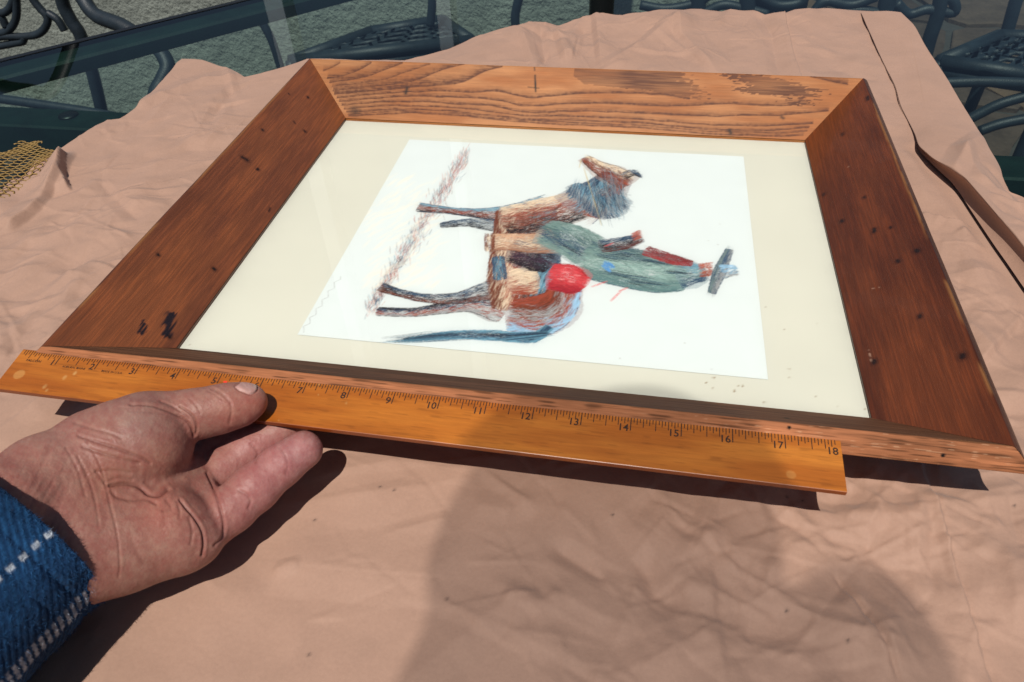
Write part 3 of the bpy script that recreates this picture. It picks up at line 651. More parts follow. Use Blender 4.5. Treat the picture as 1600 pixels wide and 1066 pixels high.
cpx([(1275, 800), (1400, 812), (1480, 815), (1545, 850)], .07, .35, .8)
cpx([(1440, 780), (1500, 800), (1560, 830)], .07, .3, .5)
cpx([(1420, 800), (1500, 790), (1600, 780)], .05, .4, .3)
cpx([(1570, 860), (1585, 980)], .08, .6, .8)
cpx([(0, 448), (25, 430), (40, 415)], .02, .06, .06, .01)
cpx([(0, 560), (60, 480), (100, 440)], .04, .4, .4)
cpx([(30, 480), (90, 470), (130, 448)], .05, .3, .4)
# step of the overlapping layer by the far edge
q = poly_px([(1223, 22), (1232, 60), (1245, 100), (1262, 150)]); d = q[-1] - q[0]; d /= np.hypot(*d)
pe = -(PX - q[0][0]) * d[1] + (PY - q[0][1]) * d[0]; bow = .10 * np.sin(np.clip(((PX - q[0][0]) * d[0] + (PY - q[0][1]) * d[1]) / np.hypot(*(q[-1] - q[0])), 0, 1) * np.pi)
h += .10 * sst(.02, -.02, pe + bow - .04) * np.exp(-np.clip(-(pe), 0, None) / 2.5)
def facet(x, y, seed):
    # piecewise-flat crumple: random heights joined by straight-edged triangles
    L = np.random.default_rng(seed).random((64, 64)); k = (x + y) * .3660254; u = x + k; v = y + k
    i = np.floor(u).astype(int); j = np.floor(v).astype(int); a = u - i; b = v - j
    g = lambda p_, q_: L[p_ & 63, q_ & 63]
    lo = g(i, j) * (1 - a) + g(i + 1, j) * (a - b) + g(i + 1, j + 1) * b
    hi = g(i, j) * (1 - b) + g(i, j + 1) * (b - a) + g(i + 1, j + 1) * a
    return np.where(a > b, lo, hi) - .5
def crumple(X_, Y_):
    wx = (fbm(X_ * .25, Y_ * .25, 541) - .5); wy = (fbm(X_ * .25 + 50, Y_ * .25, 545) - .5); t_ = 0
    for (cell, amp, ang_, sd, wp) in ((4.2, .24, .4, 1, 3.5), (2.3, .20, 1.3, 2, 2.2), (1.2, .10, 2.2, 3, 1.5), (.62, .038, .9, 4, 1.0)):
        c_, s_ = math.cos(ang_), math.sin(ang_); xx = X_ + wx * wp; yy = Y_ + wy * wp
        m_ = sst(.38, .62, fbm(X_ * .16 + sd * 9, Y_ * .16, 551 + sd)) * .85 + .15 if cell < 4 else 1
        t_ = t_ + amp * m_ * facet((xx * c_ - yy * s_) / cell, (xx * s_ + yy * c_) / cell, 570 + sd)
    return t_
calm = 1 - .6 * np.clip(mask(560, 900, 2.2), 0, 1) - .5 * np.clip(mask(230, 290, 2.5), 0, 1)
h += crumple(PX, PY) * calm
# long soft waves, raised edges
h += .10 * (fbm(PX * .13, PY * .13, 501) - .5) + .035 * (fbm(PX * .5, PY * .5, 505) - .5)
u_ = np.linspace(0, 1, NX)[None]; v_ = np.linspace(0, 1, NY)[:, None]
inside = (np.abs(PX) < W / 2 + .55) & (np.abs(PY) < H / 2 + .55)
dxf = np.clip(np.maximum(np.abs(PX) - W / 2 - .5, np.abs(PY) - H / 2 - .5), 0, None); damp = sst(0, 1.2, dxf)
h = np.where(damp < 1, h * damp - .02 * (1 - damp), h)
h += .42 * sst(.83, 1, v_) ** 2 * sst(.2, .45, u_) * (.5 + .5 * np.sin(u_ * 31) * .6) * sst(1, .93, u_ * 1.0)
h += .12 * sst(.04, 0, u_) * (fbm(PY * .35 + 0 * PX, PX * 0, 511)) * 1.2
ftp = poly_px([(1436, 236), (1462, 262), (1487, 285), (1502, 305), (1518, 330), (1552, 381), (1574, 412), (1600, 450), (1680, 560)]); dft = np.full(PX.shape, 9.)
for a_, b_ in zip(ftp[:-1], ftp[1:]):
    d_ = b_ - a_; t_ = np.clip(((PX - a_[0]) * d_[0] + (PY - a_[1]) * d_[1]) / (d_ @ d_), 0, 1); dft = np.minimum(dft, np.hypot(PX - a_[0] - t_ * d_[0], PY - a_[1] - t_ * d_[1]))
kf = sst(.75, .1, dft); h = h * (1 - kf) - .10 * kf
PZg = np.maximum(PB + h, TZ + .02)
Cp = np.array([.400, .245, .177]) * (.95 + .10 * fbm(PX * .35, PY * .35, 520))[..., None]
Cp *= (1 - .05 * sst(.55, .8, fbm(PX * 1.3, PY * 1.3, 524)))[..., None]
sp_ = np.random.default_rng(3)
for (u, v) in [(617, 770), (492, 813), (482, 1021), (699, 939), (1229, 955), (957, 806), (1320, 1010), (1230, 775), (1256, 778), (595, 765), (1583, 793)]:
    p = at(u, v, PB); k = np.exp(-((PX - p[0]) ** 2 + (PY - p[1]) ** 2) / (2 * .022 ** 2)) * .8; Cp = Cp * (1 - k[..., None]) + .02 * k[..., None]
paper = empty('kraft_paper', (-2, 2, TZ), label='large crumpled sheet of pinkish brown kraft paper spread over the glass table', cat='wrapping paper')
mk('sheet', np.stack([PX, PY, PZg], -1), gridF(NY, NX), M_paper, paper, col=Cp)
# folded strip along the right-hand side: top surface and the wall of the fold
inner_px = [(1343, 17), (1375, 90), (1398, 135), (1407, 169), (1428, 210), (1434, 229), (1456, 248), (1480, 262), (1507, 279), (1527, 302), (1557, 336), (1586, 369), (1625, 420), (1700, 520), (1800, 660)]
inner_z = [.05, .03, .02, .02, .05, .17, .34, .48, .58, .64, .67, .67, .6, .5, .35]
foot_px = [(1343, 17), (1375, 90), (1398, 135), (1407, 170), (1429, 212), (1436, 236), (1462, 262), (1487, 285), (1502, 305), (1518, 330), (1552, 381), (1574, 412), (1600, 450), (1680, 560), (1780, 700)]
outer_px = [(1406, 20), (1428, 41), (1450, 81), (1478, 122), (1499, 158), (1520, 192), (1537, 221), (1556, 252), (1563, 266), (1570, 300), (1600, 311), (1640, 345), (1700, 420), (1790, 540), (1900, 690)]
NI = 260
def rs3(P, n):
    P = np.asarray(P); tt_ = np.linspace(0, len(P) - 1, n); k = np.arange(len(P)); a = np.stack([np.interp(tt_, k, P[:, i]) for i in range(P.shape[1])], -1)
    K = np.ones(9) / 9; b = np.stack([np.convolve(np.pad(a[:, i], 4, 'edge'), K, 'valid') for i in range(a.shape[1])], -1); return b
In = rs3([at(u, v, PB + z) for (u, v), z in zip(inner_px, inner_z)], NI)
Ft = rs3([at(u, v, PB + .03) for u, v in foot_px], NI)
Ou = rs3([at(u, v, PB + .10) for u, v in outer_px], NI)
NK = 90; k_ = np.linspace(0, 1, NK)[None, :, None]
G = In[:, None] * (1 - k_) + Ou[:, None] * k_
G[..., 2] += (np.sin(np.pi * k_[..., 0]) * .05 + .05)
PX0, PY0, h0 = PX, PY, h; PX, PY = G[..., 0], G[..., 1]; h = np.zeros_like(PX)
cpx([(1536, 222), (1500, 250), (1478, 290)], .14, .5, .5)
cpx([(1500, 250), (1520, 300), (1570, 330)], .07, .4, .4)
cpx([(1540, 275), (1580, 310), (1600, 330)], -.08, .3, .3)
cpx([(1420, 60), (1440, 160)], .05, .9, .6, .3)
cpx([(1540, 330), (1600, 350)], .06, .2, .3)
for _ in range(34):
    p = at(rc.uniform(1530, 1640), rc.uniform(235, 420), PB); th = rc.uniform(0, np.pi); L_ = rc.uniform(.4, 1.3)
    crease(p[:2], p[:2] + np.array([math.cos(th), math.sin(th)]) * L_, rc.uniform(-.05, .07), rc.uniform(.1, .5), rc.uniform(.1, .5), .012)
wgt = np.sin(np.pi * np.clip(k_[..., 0], 0, 1)) ** .5
G[..., 2] += h * wgt + .6 * crumple(PX, PY) * wgt + .05 * (fbm(PX * .5, PY * .5, 531) - .5)
G[..., 2] = np.maximum(G[..., 2], TZ + .06)
PX, PY, h = PX0, PY0, h0
Cf = np.array([.400, .245, .177]) * (.95 + .1 * fbm(G[..., 0] * .4, G[..., 1] * .4, 520))[..., None]
wall = []
for a in np.linspace(0, 1, 14):
    q_ = In * (1 - a) + Ft * a; q_[:, 0] += .10 * math.sin(a * math.pi); q_[:, 0] += .25 * a * (1 - a); wall.append(q_)
hem = np.stack(wall[::-1], 1)
allg = np.concatenate([hem[:, :-1], G], 1)
Ca = np.concatenate([np.broadcast_to(np.array([.40, .24, .17]), hem[:, :-1].shape), Cf], 1)
# under side going back under the strip
mk('folded_edge', allg, gridF(NI, allg.shape[1], flip=True), M_paper, paper, col=Ca, label='folded strip standing open along the right edge of the paper')

# ------------------------------------------------------------------ glass table
table = empty('glass_table', (0, 0, -29), label='patio table with tinted glass top and dark green metal rim under the paper', cat='table')
e1, e2 = at(0, 93, TZ)[:2], at(375, 0, TZ)[:2]; ed = (e2 - e1) / np.hypot(*(e2 - e1))
corner = lambda k: tuple(e1 + ed * k)
TP = [corner(-14), corner(28.5), (22, 31.5), (44, 10), (44, -34), (-22, -44), (-44, -30)]
n = len(TP)
V = [(x, y, TZ) for x, y in TP] + [(x, y, TZ - .25) for x, y in TP]
mk('glass_top', V, [tuple(range(n))[::-1]], M_tglass, table, smooth=False)
edgeF = [(i, (i + 1) % n, n + (i + 1) % n, n + i) for i in range(n)]
mk('glass_edge', V, edgeF, M_black, table, smooth=False)
cen = np.mean(TP, 0)
TA = np.array(TP); TI2 = cen + (TA - cen) * .988
mk('edge_trim', [(x, y, TZ + .03) for x, y in TA] + [(x, y, TZ + .03) for x, y in TI2] + [(x, y, TZ - .3) for x, y in TA] + [(x, y, TZ + .002) for x, y in TI2], [(i, (i + 1) % n, n + (i + 1) % n, n + i) for i in range(n)] + [(2 * n + i, 2 * n + (i + 1) % n, (i + 1) % n, i) for i in range(n)] + [(n + i, n + (i + 1) % n, 3 * n + (i + 1) % n, 3 * n + i) for i in range(n)], M_black, table, smooth=False)
for i in range(n):
    a, b = np.array(TP[i]), np.array(TP[(i + 1) % n]); d = (b - a) / np.hypot(*(b - a)); nn = np.array([d[1], -d[0]])
    if nn @ (cen - a) < 0: nn = -nn
    sec = [(0.05, -.27), (.3, -.262), (1.25, -.262), (1.5, -.30), (1.62, -.42), (1.62, -1.0), (1.5, -1.08), (0.15, -1.08), (0.0, -.98)]
    P_ = []
    for e, sgn in ((a, 1), (b, -1)):
        for o_, z in sec: P_.append([*(e + nn * o_ + d * sgn * o_ * .45), TZ + z])
    m_ = len(sec); F = [(k, (k + 1) % m_, m_ + (k + 1) % m_, m_ + k) for k in range(m_)]
    mk('rim_bar', P_, F, M_rim, table, smooth=False)
# cross bar with its bolt, straight under the glass
z0 = TZ - .30; c1, c2 = at(0, 167, z0), at(200, 166, z0); c3 = at(100, 200, z0); yb1, yb0 = c1[1], c3[1]
V, F = boxVF(-37, 30, (yb0), (yb1 + .1), z0 - 1.5, z0, .08); mk('cross_bar', V, F, M_rim, table, smooth=False)
p = at(107, 181, z0); V, F = tubeVF([p + (0, 0, .0), p + (0, 0, .06), p + (0, 0, .10)], np.array([.42, .40, .15]), 16); mk('bolt', V, F, M_black, table)
for (x, y) in ((-30, -20), (30, -20), (24, 18)):
    V, F = tubeVF(smooth_path([(x, y, TZ - 1.8), (x * .9, y * .9, -16), (x, y, -29)]), .9, 10); mk('leg', V, F, M_rim, table)

# ------------------------------------------------------------------ cast metal patio chairs beyond the table
def tubes(name, lst, Y, r, parent, m=M_cast, flat=1.0, seg=8):
    out = []
    for pts in lst:
        P_ = smooth_path([atY(u, v, Y) if not isinstance(Y, tuple) else atY(u, v, Y[0] + (Y[1] - Y[0]) * i / max(1, len(pts) - 1)) for i, (u, v) in enumerate(pts)], 7)
        V, F = tubeVF(P_, r, seg, flat); out.append(mk(name, V, F, m, parent))
    return out
def seatpart(ch):
    x0_, x1_ = -57.5, -43.5
    V, F = tubeVF(smooth_path([(x0_, 35, -29), (x0_, 34.6, -12), (x0_, 34, 0), (x0_ + .5, 33.6, 9)]), .5, 8); mk('back_post', V, F, M_cast, ch)
    V, F = tubeVF(smooth_path([(x0_ + .5, 33.6, 8.5), (-52, 33.5, 10.5), (-49, 33.5, 11), (-46, 33.5, 10.5), (-39.5, 33.8, 3)]), .55, 8); mk('top_rail', V, F, M_cast, ch)
    for x_ in (x0_, x1_):
        V, F = tubeVF(smooth_path([(x_, 16.5, -29), (x_, 17, -20), (x_, 17.5, -12.5)]), .5, 8); mk('leg', V, F, M_cast, ch)
    V, F = join([tubeVF(np.array(q_, float), .5, 8) for q_ in ([(x0_, 17, -14.5), (x1_, 17, -14.5)], [(x0_, 32, -14.5), (x1_, 32, -14.5)], [(x0_, 17, -14.5), (x0_, 34.5, -14.5)], [(x1_, 17, -14.5), (x1_, 32, -14.5)])]); mk('seat_frame', V, F, M_cast, ch)
    for k in range(1, 9):
        V, F = tubeVF(np.array([(x0_ + 1.55 * k, 17, -14.5), (x0_ + 1.55 * k, 32, -14.5)]), .38, 6, .5); mk('seat_slat', V, F, M_cast, ch)
chA = empty('patio_chair', (-40, 34, -29), label='cast metal chair with scroll back beyond the left corner of the glass table', cat='chair', group='dark cast metal patio chairs round the table')
tubes('back_post', [[(92, -60), (97, 0), (111, 32), (126, 56), (142, 105), (158, 170), (176, 260), (190, 330)]], 34, .50, chA)
tubes('scroll', [[(14, -60), (24, -10), (26, 22), (20, 40), (6, 51), (-20, 55)], [(30, -40), (20, 2), (10, 18), (-6, 22)], [(-25, 8), (0, 25), (10, 42)],
                 [(40, -20), (52, 0), (63, 14), (74, 27), (72, 41), (60, 53), (40, 57), (17, 57), (0, 58), (-20, 62)],
                 [(74, 20), (90, 31), (101, 48)], [(-20, 74), (0, 72), (21, 68), (35, 65), (38, 58)]], 34, .30, chA)
tubes('arm', [[(118, -25), (131, 0), (150, 24), (190, 40), (225, 62), (250, 80), (262, 104), (254, 126), (243, 150), (240, 200), (246, 290)]], (34, 27), .56, chA)
seatpart(chA)
tubes('lower_rail', [[(-30, 150), (158, 178), (240, 200)]], 33, .4, chA)
def lattice_chair(name_label, quad, Zs, extra_posts, group, scroll=None, back=None, r=.32, thick=.9):
    q = [at(u, v, Zs) for u, v in quad]
    ch = empty('patio_chair', (*(sum(q)[:2] / 4), -29), label=name_label, cat='chair', group=group)
    V, F = join([tubeVF(np.array([q[i], q[(i + 1) % 4]]), .62, 8, .9) for i in range(4)]); mk('seat_frame', V, F, M_cast, ch)
    def Q(s_, t_): return (q[0] * (1 - s_) + q[1] * s_) * (1 - t_) + (q[3] * (1 - s_) + q[2] * s_) * t_
    N = 5
    for k in range(-N + 1, N):
        for sg in (0, 1):
            pts = []
            for t_ in np.linspace(0, 1, 15):
                s_ = k / N + t_ + .09 * math.sin(t_ * 2 * math.pi * N); s2 = s_ if sg == 0 else 1 - s_
                if 0 <= s2 <= 1: pts.append(Q(s2, t_))
            if len(pts) > 2:
                V, F = tubeVF(np.array(pts), .42, 6, .5); mk('seat_slat', V, F, M_cast, ch)
    V, F = join([tubeVF(np.array([q[i] - (0, 0, .9), q[(i + 1) % 4] - (0, 0, .9)]), .5, 6, 1.0) for i in range(4)]); mk('seat_rail', V, F, M_cast, ch)
    for i in range(4):
        c = q[i]; o_ = (c - sum(q) / 4) * .12; V, F = tubeVF(smooth_path([c, c + o_ * .2 - (0, 0, 7), c + o_ * 1.6 - (0, 0, 17)]), .55, 8); mk('leg', V, F, M_cast, ch)
    for (pts, Y, rr) in extra_posts:
        V, F = tubeVF(smooth_path([atY(u, v, Y) for u, v in pts], 7), rr, 8); mk('back_post' , V, F, M_cast, ch)
    return ch
grp = 'dark cast metal patio chairs round the table'
lattice_chair('cast metal chair with swirl pierced seat seen behind the far left frame corner', [(455, 96), (580, 50), (690, 32), (735, 64)], -12,
              [([(392, -20), (405, 25), (424, 62), (440, 110)], 40, .36), ([(676, -30), (675, 10), (672, 40)], 48, .40), ([(818, -25), (808, 8), (805, 35), (812, 70)], 44, .38)], grp)
cC = lattice_chair('cast metal chair with lattice seat right of the folded paper strip', [(1470, 96), (1562, 56), (1690, 60), (1650, 122)], -12,
              [([(1474, -30), (1466, 20), (1453, 60), (1440, 110)], 50, .60), ([(1600, -40), (1588, 0), (1572, 56)], 52, .55)], grp)
tubes('stretcher', [[(1470, 130), (1540, 128), (1640, 132)], [(1480, 205), (1530, 178), (1570, 160), (1640, 142)], [(1530, 205), (1570, 192), (1640, 180)]], 42, .42, cC)
chD = empty('patio_chair', (12, 52, -29), label='cast metal chair whose scroll back tops the far edge of the paper', cat='chair', group=grp)
tubes('back_post', [[(1095, -40), (1090, 10), (1092, 60)], [(1170, -40), (1168, 10), (1172, 60)], [(1395, -40), (1385, 10), (1380, 50)]], 50, .7, chD)
tubes('scroll', [[(1000, 8), (1040, 14), (1085, 6), (1110, -8)], [(1100, 20), (1130, 8), (1165, 14), (1200, 22)], [(1180, -10), (1215, 8), (1250, 4), (1262, -12)], [(1270, 20), (1290, 2), (1330, 8), (1370, -5)], [(1300, 22), (1340, 16), (1390, 24)], [(1400, 5), (1420, 22), (1450, 15), (1490, 20), (1488, 0), (1468, -4)]], 50, .42, chD)
V, F = boxVF(*sorted((atY(1170, 0, 51)[0], atY(1262, 0, 51)[0])), 50.5, 51.3, -12, 2, .2); mk('back_panel', V, F, M_cast, chD)
p = atY(940, 10, 42); pole = empty('parasol_pole', (p[0], p[1], -29), label='black round pole standing behind the far edge of the paper', cat='pole')
V, F = tubeVF(np.array([(p[0], p[1], z) for z in (-28, -10, 10, 40)]), .98, 20); mk('shaft', V, F, M_black, pole)
V, F = tubeVF(np.array([(p[0], p[1], z) for z in (-29, -28.4, -27.5)]), np.array([7, 7, 2.]), 24); mk('foot', V, F, M_black, pole)

# ------------------------------------------------------------------ wall and paving
M_stucco = mat('stucco', (.225, .245, .215), .95, spec=.15, noise=[(.25, .16, (1, 1, 1)), (2.5, .12, (1, 1, 1))], bump=[(1.4, .005, (1, 1, 1)), (4.0, .004, (1, 1, 1))])
ns_, nz_ = 420, 150; xs = np.linspace(-110, 13, ns_); zs = np.linspace(-29, 9, nz_); gx, gz = np.meshgrid(xs, zs)
gy = 58 - .16 * fbm(gx * 1.1, gz * 1.1, 601) - .12 * vn(gx * 3, gz * 3, 605)
wl = empty('stucco_wall', (-45, 60, -29), label='low rough grey green stucco wall beyond the table', cat='wall')
mk('render_face', np.stack([gx, gy, gz], -1), gridF(nz_, ns_), M_stucco, wl)
V, F = boxVF(-110, 13, 57.95, 66, -29, 9.01, .2); mk('wall_core', V, F, M_stucco, wl, smooth=False)
M_ground = mat('mortar', (.05, .045, .04), .95, noise=[(1, .2, (1, 1, 1))], bump=[(2, .003, (1, 1, 1))])
V = [(-2400, -2400, -29.6), (2400, -2400, -29.6), (2400, 2400, -29.6), (-2400, 2400, -29.6)]
mk('ground', V, [(0, 1, 2, 3)], M_ground, smooth=False, kind='structure')
pav = empty('patio_paving', (30, 80, -29.6), kind='structure')
M_stone = mat('flagstone', attr=True, rough=.8, spec=.25, noise=[(.35, .3, (1, 1, 1)), (2, .15, (1, 1, 1))], bump=[(1.2, .004, (1, 1, 1))])
rg = np.random.default_rng(17); cs = 15.0
jit = {}
def node(i, j):
    if (i, j) not in jit: jit[(i, j)] = (np.array([i, j]) * cs + rg.uniform(-4.4, 4.4, 2) + (cs * .5 * (j % 2), 0))
    return jit[(i, j)]
for j in range(-1, 11):
    for i in range(-1, 8):
        c4 = np.array([node(i, j), node(i + 1, j), node(i + 1, j + 1), node(i, j + 1)]); c4 = c4 + (-4, 0)
        m_ = c4.mean(0); c4 = m_ + (c4 - m_) * (1 - .55 / 7.5)
        if m_[0] < 12 and m_[1] > 55: continue
        pts = []
        for k in range(4):
            a, b = c4[k], c4[(k + 1) % 4]
            for t_ in (0.12, .5, .88): pts.append(a + (b - a) * t_ + rg.normal(0, .25, 2))
        pts = np.array(pts); m2 = pts.mean(0); zt = -29 + rg.uniform(-.12, .12); N_ = len(pts)
        V = [(*p_, -29.7) for p_ in pts] + [(*p_, zt - .12) for p_ in pts] + [(*(m2 + (p_ - m2) * .96), zt) for p_ in pts]
        F = [(k, (k + 1) % N_, N_ + (k + 1) % N_, N_ + k) for k in range(N_)] + [(N_ + k, N_ + (k + 1) % N_, 2 * N_ + (k + 1) % N_, 2 * N_ + k) for k in range(N_)] + [tuple(range(2 * N_, 3 * N_))]
        cc = [np.array([.16, .085, .05]), np.array([.11, .075, .055]), np.array([.19, .12, .075]), np.array([.10, .085, .075])][rg.integers(4)] * rg.uniform(.5, .85)
        mk('stone', V, F, M_stone, pav, col=np.tile(cc, (len(V), 1)), smooth=False)

for (u, v, wid, lab) in ((446, 50, 2.7, 'unseen white post added behind the wall, mirrored as the wide pale streak'), (700, 40, 1.9, 'unseen white post added behind the wall, mirrored as the narrow pale streak')):
    P = at(u, v, TZ); d = ray(u, v) * np.array([1, 1, -1]); t = (82 - P[1]) / d[1]; X_ = P[0] + d[0] * t
    V, F = boxVF(X_ - wid / 2, X_ + wid / 2, 80.5, 84, -29, 96, .3); o_ = mk('streak_post', V, F, M_white, base=(X_, 82, -29), smooth=False); tag(o_, lab, 'post')  # unseen posts, added only for their pale reflections in the table glass
# ------------------------------------------------------------------ yellow netting
M_net = mat('yellow_net', (.30, .185, .055), .6, noise=[(3, .25, (1, 1, 1))])
net = []
hx, hy = .50, .22
o0 = at(-60, 330, TZ + .1); 
out_px = [(-80, 245), (-8, 238), (0, 240), (14, 240), (20, 226), (26, 217), (36, 219), (57, 220), (62, 232), (76, 237), (95, 246), (60, 275), (10, 310), (-80, 380)]
op = poly_px(out_px, TZ + .2)
def inside_net(p): return bool(in_poly(np.array([p[0]]), np.array([p[1]]), [tuple(a) for a in op])[0])
hexr = .17
for j in range(-60, 90):
    for i in range(-80, 80):
        c = np.array([o0[0] + i * hexr * 1.5 * 1.0, o0[1] + (j + .5 * (i % 2)) * hexr * 1.732 * .8])
        if not inside_net(c): continue
        for k in range(3):
            a1, a2 = math.radians(60 * k), math.radians(60 * (k + 1))
            f = lambda a: np.array([c[0] + hexr * math.cos(a), c[1] + .8 * hexr * math.sin(a)])
            pts = []
            for q_ in (f(a1), f(a2)):
                dd = np.array([q_[0] + .3 * (vn(np.array([q_[0] * .9]), np.array([q_[1] * .9]), 701)[0] - .5), q_[1] + .3 * (vn(np.array([q_[0]]), np.array([q_[1] * .8]), 703)[0] - .5)])
                pts.append([dd[0], dd[1], TZ + .05 + .45 * vn(np.array([q_[0] * .8]), np.array([q_[1] * .8]), 705)[0]])
            net.append(tubeVF(np.array(pts), .027, 4))
V, F = join(net); tag(mk('produce_net', V, F, M_net, base=(*o0[:2], TZ)), 'yellow hexagon mesh netting lying on the glass by the left paper edge', 'netting')

# ------------------------------------------------------------------ the photographer: left hand on the ruler, flannel sleeve
def smin(a, b, k):
    hh = np.clip(.5 + .5 * (b - a) / k, 0, 1); return b + (a - b) * hh - k * hh * (1 - hh)
class Field:
    def __init__(s, lo, hi, h_):
        s.h = h_; s.lo = np.array(lo, float); s.n = np.ceil((np.array(hi) - s.lo) / h_).astype(int) + 1
        ax = [(s.lo[i] + h_ * np.arange(s.n[i])).astype(np.float32) for i in range(3)]
        s.X, s.Y, s.Z = ax[0][:, None, None], ax[1][None, :, None], ax[2][None, None, :]
    def cap(s, a, b, ra, rb, fl=None):
        a = np.asarray(a, np.float32); b = np.asarray(b, np.float32); d = b - a; L = float(d @ d) + 1e-9
        t = np.clip(((s.X - a[0]) * d[0] + (s.Y - a[1]) * d[1] + (s.Z - a[2]) * d[2]) / L, 0, 1)
        return np.sqrt((s.X - a[0] - t * d[0]) ** 2 + (s.Y - a[1] - t * d[1]) ** 2 + (s.Z - a[2] - t * d[2]) ** 2) - (ra + (rb - ra) * t)
    def ell(s, c, r):
        k = np.sqrt(((s.X - c[0]) / r[0]) ** 2 + ((s.Y - c[1]) / r[1]) ** 2 + ((s.Z - c[2]) / r[2]) ** 2); return (k - 1) * min(r)
    def chain(s, pts, k=.1):
        D = None
        for i in range(len(pts) - 1):
            c = s.cap(pts[i][0], pts[i + 1][0], pts[i][1], pts[i + 1][1]); D = c if D is None else smin(D, c, k)
        return D
    def mesh(s, D):
        """naive surface nets"""
        neg = D < 0
        acc = np.zeros(tuple(s.n - 1) + (3,), np.float32); cnt = np.zeros(tuple(s.n - 1), np.float32)
        n = s.n
        for ax in range(3):
            sl0 = [slice(None)] * 3; sl1 = [slice(None)] * 3; sl0[ax] = slice(0, -1); sl1[ax] = slice(1, None)
            d0, d1 = D[tuple(sl0)], D[tuple(sl1)]; ch = neg[tuple(sl0)] != neg[tuple(sl1)]
            ii = np.argwhere(ch); t = d0[ch] / (d0[ch] - d1[ch]); P = ii.astype(np.float32); P[:, ax] += t
            o = [a for a in range(3) if a != ax]
            for da in (0, -1):
                for db in (0, -1):
                    c = ii.copy(); c[:, o[0]] += da; c[:, o[1]] += db
                    ok = ((c >= 0) & (c < n - 1)).all(1); c = c[ok]
                    np.add.at(acc, (c[:, 0], c[:, 1], c[:, 2]), P[ok]); np.add.at(cnt, (c[:, 0], c[:, 1], c[:, 2]), 1)
        act = cnt > 0; idx = -np.ones(act.shape, int); idx[act] = np.arange(act.sum())
        V = acc[act] / cnt[act][:, None] * s.h + s.lo
        Fs = []
        for ax in range(3):
            sl0 = [slice(1, -1)] * 3; sl1 = [slice(1, -1)] * 3; sl0[ax] = slice(0, -1); sl1[ax] = slice(1, None)
            a0, a1 = neg[tuple(sl0)], neg[tuple(sl1)]; ch = a0 != a1; ii = np.argwhere(ch); sg = a0[ch]
            off = np.array([1, 1, 1]); off[ax] = 0; ii = ii + off
            o = [(ax + 1) % 3, (ax + 2) % 3]; q = []
            for da, db in ((0, 0), (-1, 0), (-1, -1), (0, -1)):
                c = ii.copy(); c[:, o[0]] += da; c[:, o[1]] += db; q.append(idx[c[:, 0], c[:, 1], c[:, 2]])
            q = np.stack(q, -1); q[~sg] = q[~sg][:, ::-1]; Fs.append(q[(q >= 0).all(1)])
        F = np.concatenate(Fs)
        # normals from the field, a little smoothing of positions
        nb = np.zeros_like(V); c_ = np.zeros(len(V))
        for _ in range(2):
            nb[:] = 0; c_[:] = 0
            for a in range(4):
                np.add.at(nb, F[:, a], V[F[:, (a + 1) % 4]]); np.add.at(c_, F[:, a], 1)
                np.add.at(nb, F[:, a], V[F[:, (a + 3) % 4]]); np.add.at(c_, F[:, a], 1)
            V = V * .5 + .5 * nb / np.maximum(c_, 1)[:, None]
        e1 = V[F[:, 2]] - V[F[:, 0]]; e2 = V[F[:, 3]] - V[F[:, 1]]; fn = np.cross(e1, e2); N = np.zeros_like(V)
        for a in range(4): np.add.at(N, F[:, a], fn)
        N /= np.linalg.norm(N, axis=1)[:, None] + 1e-9
        return V, F, N
def J(u, v, z, rpx):
    P = at(u, v, z); return (P, rpx / ppi(P))
HR = .042
f_ = Field((-12.4, -17.2, -.5), (-1.6, -8.3, 3.4), HR)
wr1, wr2 = J(78, 760, 1.95, 76), J(112, 856, 1.35, 84)
AD = np.array([-.314, -.944, .0]); wa, wb = wr1[0], wr2[0]
SC = at(24, 824, 1.58)
arm = smin(f_.chain([(SC + AD * 4.5, 1.2), (SC + AD * 1.8 + (.1, 0, .3), .95), wr1], .3), f_.chain([(SC + AD * 4.5, 1.2), (SC + AD * 1.8 + (.45, 0, -.3), .88), wr2], .3), .6)
palm = smin(f_.chain([wr2, J(190, 846, 1.05, 80), J(262, 832, .85, 70)]), f_.chain([wr1, J(170, 770, 1.35, 78), J(262, 772, .80, 56)]), .35)
palm = smin(palm, f_.chain([J(262, 832, .85, 60), J(296, 840, .72, 48)]), .25)
palm = smin(palm, arm, .4)
ball = smin(f_.cap(J(222, 692, 1.75, 0)[0], J(205, 700, 1.72, 0)[0], *(76 / ppi(at(222, 692, 1.75)), 80 / ppi(at(205, 700, 1.72)))), f_.chain([J(205, 705, 1.75, 72), wr1, J(20, 800, 2.2, 85)]), .3)
thumb = f_.chain([J(232, 666, 1.88, 47), J(285, 650, 1.85, 36), J(320, 644, 1.84, 34), J(355, 635, 1.80, 32), J(380, 629, 1.77, 31)], .25)
thumb = smin(thumb, f_.cap(*[J(392, 628, 1.74, 0)[0]] * 2, *[25 / ppi(at(392, 628, 1.74))] * 2), .12)
thumb = smin(thumb, f_.chain([J(300, 664, 1.75, 22), J(345, 654, 1.70, 20), J(378, 645, 1.66, 20)]), .15)
dor = f_.chain([J(232, 660, 1.9, 46), J(150, 700, 1.98, 56), J(80, 745, 2.05, 66)], .3)
TB = smin(smin(thumb, dor, .28), ball, .10)
hand = smin(palm, TB, .10)
ridge = f_.chain([J(292, 752, .70, 40), J(309, 790, .66, 38), J(308, 842, .70, 40)], .15)
ridge = smin(ridge, f_.cap(J(306, 720, .72, 30)[0], J(292, 752, .7, 40)[0], .3, .42), .15)
hand = smin(hand, ridge, .09)
